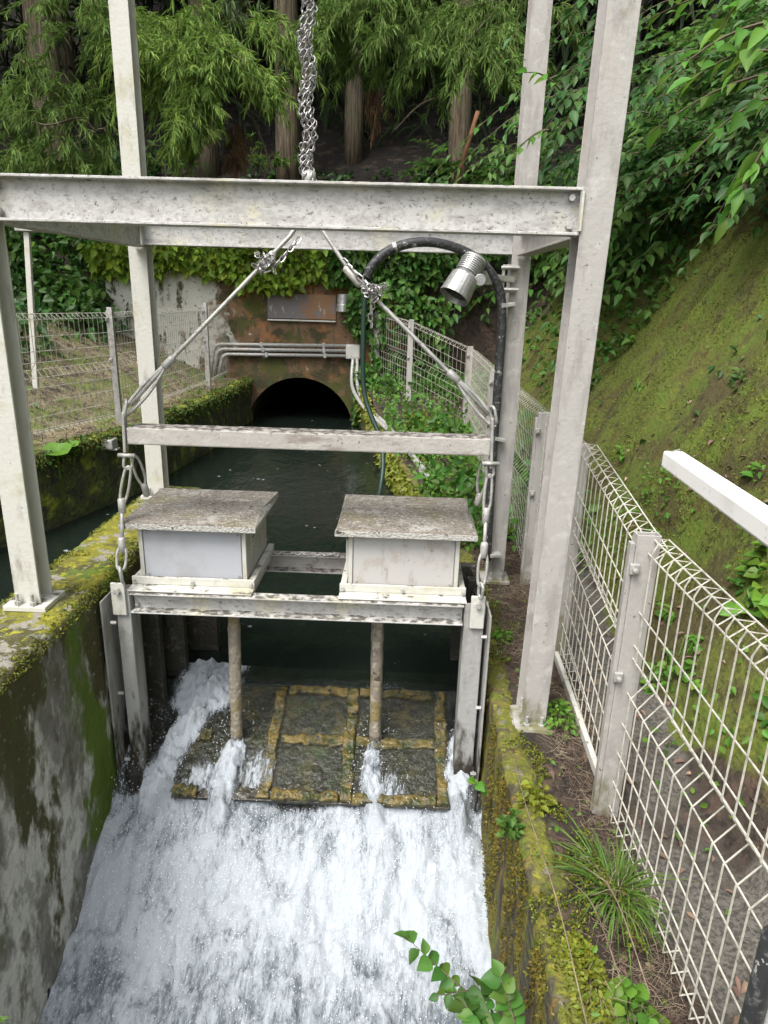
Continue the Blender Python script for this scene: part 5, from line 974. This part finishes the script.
# dry grass on the left bank
n = 7000; X = rng.uniform(-5.4, -2.4, n); Y = rng.uniform(3.5, 10.4, n); k = X < xl(Y)-0.12; X, Y = X[k], Y[k]; n = len(X)
tag(strands('dry_grass', np.stack([X, Y, hgt(X, Y)], 1), rng.normal(0, 0.7, (n, 3))+np.array([0, 0, 0.6]), rng.uniform(0.06, 0.2, n), 0.007, M['straw'], seg=2), 'short dry grass and straw on the left bank behind the fence', 'dry grass', kind='stuff')
cover(2600, (-5.2, -2.6), (4.5, 10.4), 0.05, 'broad', 0.08, 'ground_cover', 'low green weeds among the dry grass on the left bank', dens=0.12)
# litter and twigs on the right bank
n = 24000; X = rng.uniform(0.48, 1.25, n); Y = rng.uniform(0.9, 4.6, n); k = fbm(X*4, Y*2.5, 6)+rng.uniform(-.3, .3, n)+0.5*sstep(.55, .7, X)-1.1*sstep(.80, .86, X) > 0.18; X, Y = X[k], Y[k]; n = len(X)
tag(strands('twig_litter', np.stack([X, Y, hgt(X, Y)+rng.uniform(0.003, 0.035, n)], 1), rng.normal(0, 0.8, (n, 3))*np.array([1, 1, .16]), rng.uniform(0.02, 0.075, n), 0.0022, M['straw'], droop=0.05, seg=3), 'dry needles and twigs lying on the right bank', 'litter', kind='stuff')
n = 330; X = rng.uniform(0.55, 1.9, n); Y = rng.uniform(1.0, 5.0, n)
tag(leaves('leaf_litter', np.stack([X, Y, hgt(X, Y)+0.008], 1), rng.normal(0, 1, (n, 3))*np.array([1, 1, .1]), rng.normal(0, .25, (n, 3))+np.array([0, 0, 1]), rng.uniform(0.02, 0.06, n), rng.uniform(0.012, 0.03, n), M['litter'], simple=True), 'scattered fallen brown leaves on the right bank', 'litter', kind='stuff')
cover(1500, (1.0, 1.6), (1.4, 4.4), 0.035, 'broad_light', 0.07, 'ground_cover', 'small fresh weeds along the foot of the mossy slope', dens=0.12)
cover(900, (0.46, 0.8), (0.9, 4.2), 0.020, 'clover', 0.04, 'ground_cover', 'tiny weeds sprouting in the litter on the right bank', dens=0.05)
for q, (x, y) in enumerate(((1.52, 2.75), (1.75, 3.3), (1.45, 3.7), (2.0, 4.2), (1.6, 4.9), (1.9, 5.6), (1.4, 2.2), (1.35, 3.1), (2.2, 3.6), (1.5, 6.2), (2.1, 6.6), (1.3, 2.6))):
    c = slope_pt(x, y); m_ = rnd.randint(9, 20); a = rng.uniform(0, 2*PI, m_)
    t = thing('fern', c, 'small green fern growing out of the mossy slope', 'fern', 'ferns on the mossy slope')
    L_ = rng.uniform(0.03, 0.065, m_); leaves('fronds', np.array([c]*m_)+np.stack([-rng.uniform(0, .03, m_), np.cos(a)*.05, rng.uniform(-.05, .05, m_)], 1), np.stack([np.full(m_, -.7), np.cos(a), np.sin(a)*.6-.2], 1), rng.normal(0, .3, (m_, 3))+np.array([-.5, -.3, 1]), L_, L_*rng.uniform(.35, .7, m_), M[('broad', 'broad_light', 'clover')[q % 3]], t)
    MB().tube([V(c)-V((-.03, 0, 0.02)), V(c)+V((-.02, 0, .01))], 0.003, 4).build('stem', M['twig'], t)
# single plants on the right bank
clump('clover_clump', 'bright lime clover clump at the foot of the front right post', 'plant', (0.687,2.503,0.000), (0.085, 0.10), 190, 0.026, 'clover', hmax=0.09)
clump('weed_clump', 'low weed in the moss left of the front right post', 'plant', (0.544,3.204,0.000), 0.06, 60, 0.03, 'clover', hmax=0.05)
clump('weed_clump', 'pale weed sprouting on the channel edge above the ochre wall', 'plant', (0.509,1.988,0.000), 0.05, 50, 0.032, 'limeleaf', hmax=0.12)
clump('weed_clump', 'small grey green weed on the channel edge beside the white water', 'plant', (0.409,1.866,-0.050), 0.035, 40, 0.03, 'broad', hmax=0.08)
clump('weed_clump', 'round leaved weed at the bottom edge below the fence', 'plant', (0.649,1.291,0.000), 0.08, 60, 0.042, 'clover', hmax=0.08, simple=False, ratio=0.85)
clump('weed_clump', 'round leaved weed on the path behind the wire fence', 'plant', (1.575,2.730,0.000), 0.12, 36, 0.075, 'clover', hmax=0.10, simple=False, ratio=0.9)
clump('weed_clump', 'lime weed on the mossy slope just above the hand rail', 'plant', (1.62, 2.55, 0.5), 0.13, 26, 0.075, 'broad_light', hmax=0.12, simple=False, ratio=0.8)
clump('weed_clump', 'leafy weed behind the fence beside the near fence post', 'plant', (1.254,2.788,0.000), 0.10, 50, 0.05, 'broad_light', hmax=0.12)
clump('moss_cushion', 'bright yellow green moss cushion at the bottom edge', 'moss', (0.529,1.332,0.000), (0.055, 0.16), 900, 0.016, 'limeleaf', hmax=0.035, stem=False)
clump('moss_cushion', 'yellow moss beside the rear right post on the bank', 'moss', (0.216,7.931,0.050), (0.3, 0.9), 900, 0.045, 'limeleaf', hmax=0.10, stem=False)
n = 260; c = V((0.693,1.681,-0.030)); a = rng.uniform(0, 2*PI, n); gt = thing('grass_tuft', c, 'tuft of long green grass at the foot of the near fence panel', 'grass')
strands('blades', np.stack([c.x+0.05*np.cos(a)*rng.uniform(0, 1, n), c.y+0.06*np.sin(a)*rng.uniform(0, 1, n), np.full(n, c.z-0.01)], 1), np.stack([np.cos(a)*.8-0.25, np.sin(a)*.8, np.full(n, 0.9)], 1)+rng.normal(0, .2, (n, 3)), rng.uniform(0.12, 0.32, n), 0.005, M['grass'], gt, droop=rng.uniform(.3, .9, n))
n = 60; strands('dry_blades', np.stack([c.x+rng.normal(0, .04, n), c.y+rng.normal(0, .05, n), np.full(n, c.z)], 1), rng.normal(0, .7, (n, 3))+np.array([-.5, 0, .5]), rng.uniform(0.12, 0.28, n), 0.004, M['straw'], gt, droop=.6)
stems = [([(0.47, 2.25, 0.02), (0.45, 1.9, 0.10), (0.47, 1.5, 0.12), (0.49, 1.2, 0.05)]), ([(0.54, 1.7, 0.0), (0.55, 1.45, 0.16), (0.55, 1.2, 0.20)]), ([(0.60, 1.75, 0.0), (0.62, 1.5, 0.15), (0.63, 1.22, 0.14)])]
for p in stems: tag(MB().tube(catmull(p, 6), 0.0018, 4).build('dry_stem', M['straw'], loc=p[0]), 'long dry grass stem arching over the right channel edge', 'stem', 'dry stems on the right channel edge')
# sprig over the white water
sp = [((0.272,1.450,-0.210), (0.059,1.500,-0.051), -0.01, 11, 0.052, 0.003), ((0.247,1.450,-0.173), (0.150,1.420,-0.163), 0.0, 5, 0.045, 0.003), ((0.311,1.300,-0.149), (0.263,1.420,-0.114), 0.0, 12, 0.055, 0.004), ((0.357,1.280,-0.117), (0.307,1.360,0.002), 0.0, 14, 0.058, 0.004), ((0.295,1.280,-0.139), (0.216,1.380,-0.120), 0.0, 8, 0.055, 0.004)]
shrub('leafy_sprig', (0.333,1.280,-0.137), sp, 'green sprig with toothed leaves reaching over the white water at the bottom', 'broad', 'plant', ratio=0.78)
shrub('leafy_sprig', (0.372,2.300,-0.215), [((0.397,2.350,-0.256), (0.336,2.300,-0.145), 0.0, 6, 0.055, 0.003)], 'lone bright leaf growing on the channel edge beside the right gate guide', 'clover', 'plant', ratio=0.8)
# butterbur leaves on the left bank
def butterbur(c, r_, label, stalk):
    t = thing('butterbur', c, label, 'plant', 'round leaved plants on the left bank'); c = V(c); mb = MB(); n = 22; mb.v.append(tuple(c+V((0, 0, -0.15*r_))))
    for ring in (0.5, 1.0):
        for q in range(n):
            a = 2*PI*q/n+PI/2; rr = r_*ring*(1-0.55*math.exp(-((q-0)/1.3)**2)-0.55*math.exp(-((q-n)/1.3)**2)+0.05*math.sin(q*2.2))
            mb.v.append(tuple(c+V((rr*math.cos(a), rr*math.sin(a)*0.85, (0.10 if ring == 1 else 0.02)*r_+0.06*r_*math.sin(3*a)+0.35*r_*ring*math.sin(a)))))
    for q in range(n): mb.f.append((0, 1+q, 1+(q+1) % n)); mb.f.append((1+q, 1+n+q, 1+n+(q+1) % n, 1+(q+1) % n))
    mb.build('blade', M['clover'], t, smooth=True); MB().tube([c+V((0, 0, -0.15*r_)), c+V((-0.02, 0.04, -stalk))], 0.007, 5).build('stalk', M['clover'], t)
butterbur((-2.790,5.400,0.397), 0.115, 'big round butterbur leaf on the left bank edge just right of the front left post', 0.25)
butterbur((-3.047,5.000,0.180), 0.12, 'round butterbur leaf at the left picture edge above the side water', 0.3)
butterbur((-2.759,5.600,0.404), 0.06, 'smaller butterbur leaf beside the big round one', 0.2)
# reeds at lower left corner
c = V((-0.882,1.150,0.095)); n = 5; gt2 = thing('grass_tuft', c-V((0.05, 0, 0.1)), 'few green grass blades at the lower left corner', 'grass')
strands('blades', np.array([[c.x-0.05, c.y, c.z-0.06]]*n)+rng.normal(0, .008, (n, 3)), np.array([[.7, 0, .7], [.6, .1, .9], [.8, .1, .4], [.4, 0, 1], [.9, -.1, .6]]), rng.uniform(0.06, 0.12, n), 0.007, M['grass'], gt2, droop=.35)
# ferns and low cedars behind the front beam
for (p, s_, lab) in (((-3.773,11.600,3.442), 0.55, 'small bright cedar seedling right of the rear left post'), ((-2.211,11.500,3.447), 0.6, 'small fern like seedling left of the hoist chain above the front beam'), ((-5.732,11.600,3.302), 0.6, 'small cedar seedling at the far left above the front beam')):
    bs = [cedar_spray(p, (math.cos(a), math.sin(a)*.5-0.3, 0.45), 26, s_) for a in (0.1, 0.9, 1.7, 2.4, 3.1)]
    t = thing('cedar_seedling', (p[0], p[1]+0.1, float(hgt(p[0], p[1]))), lab, 'seedling', 'seedlings in front of the wood')
    strands('foliage', np.concatenate([b_[0] for b_ in bs]), np.concatenate([b_[1] for b_ in bs]), np.concatenate([b_[2] for b_ in bs])*0.8, 0.016, M['sugi'], t, droop=.3)
    MB().tube([(p[0], p[1]+0.1, float(hgt(p[0], p[1]))), V(p)], 0.015, 5).build('stem', M['twig'], t)
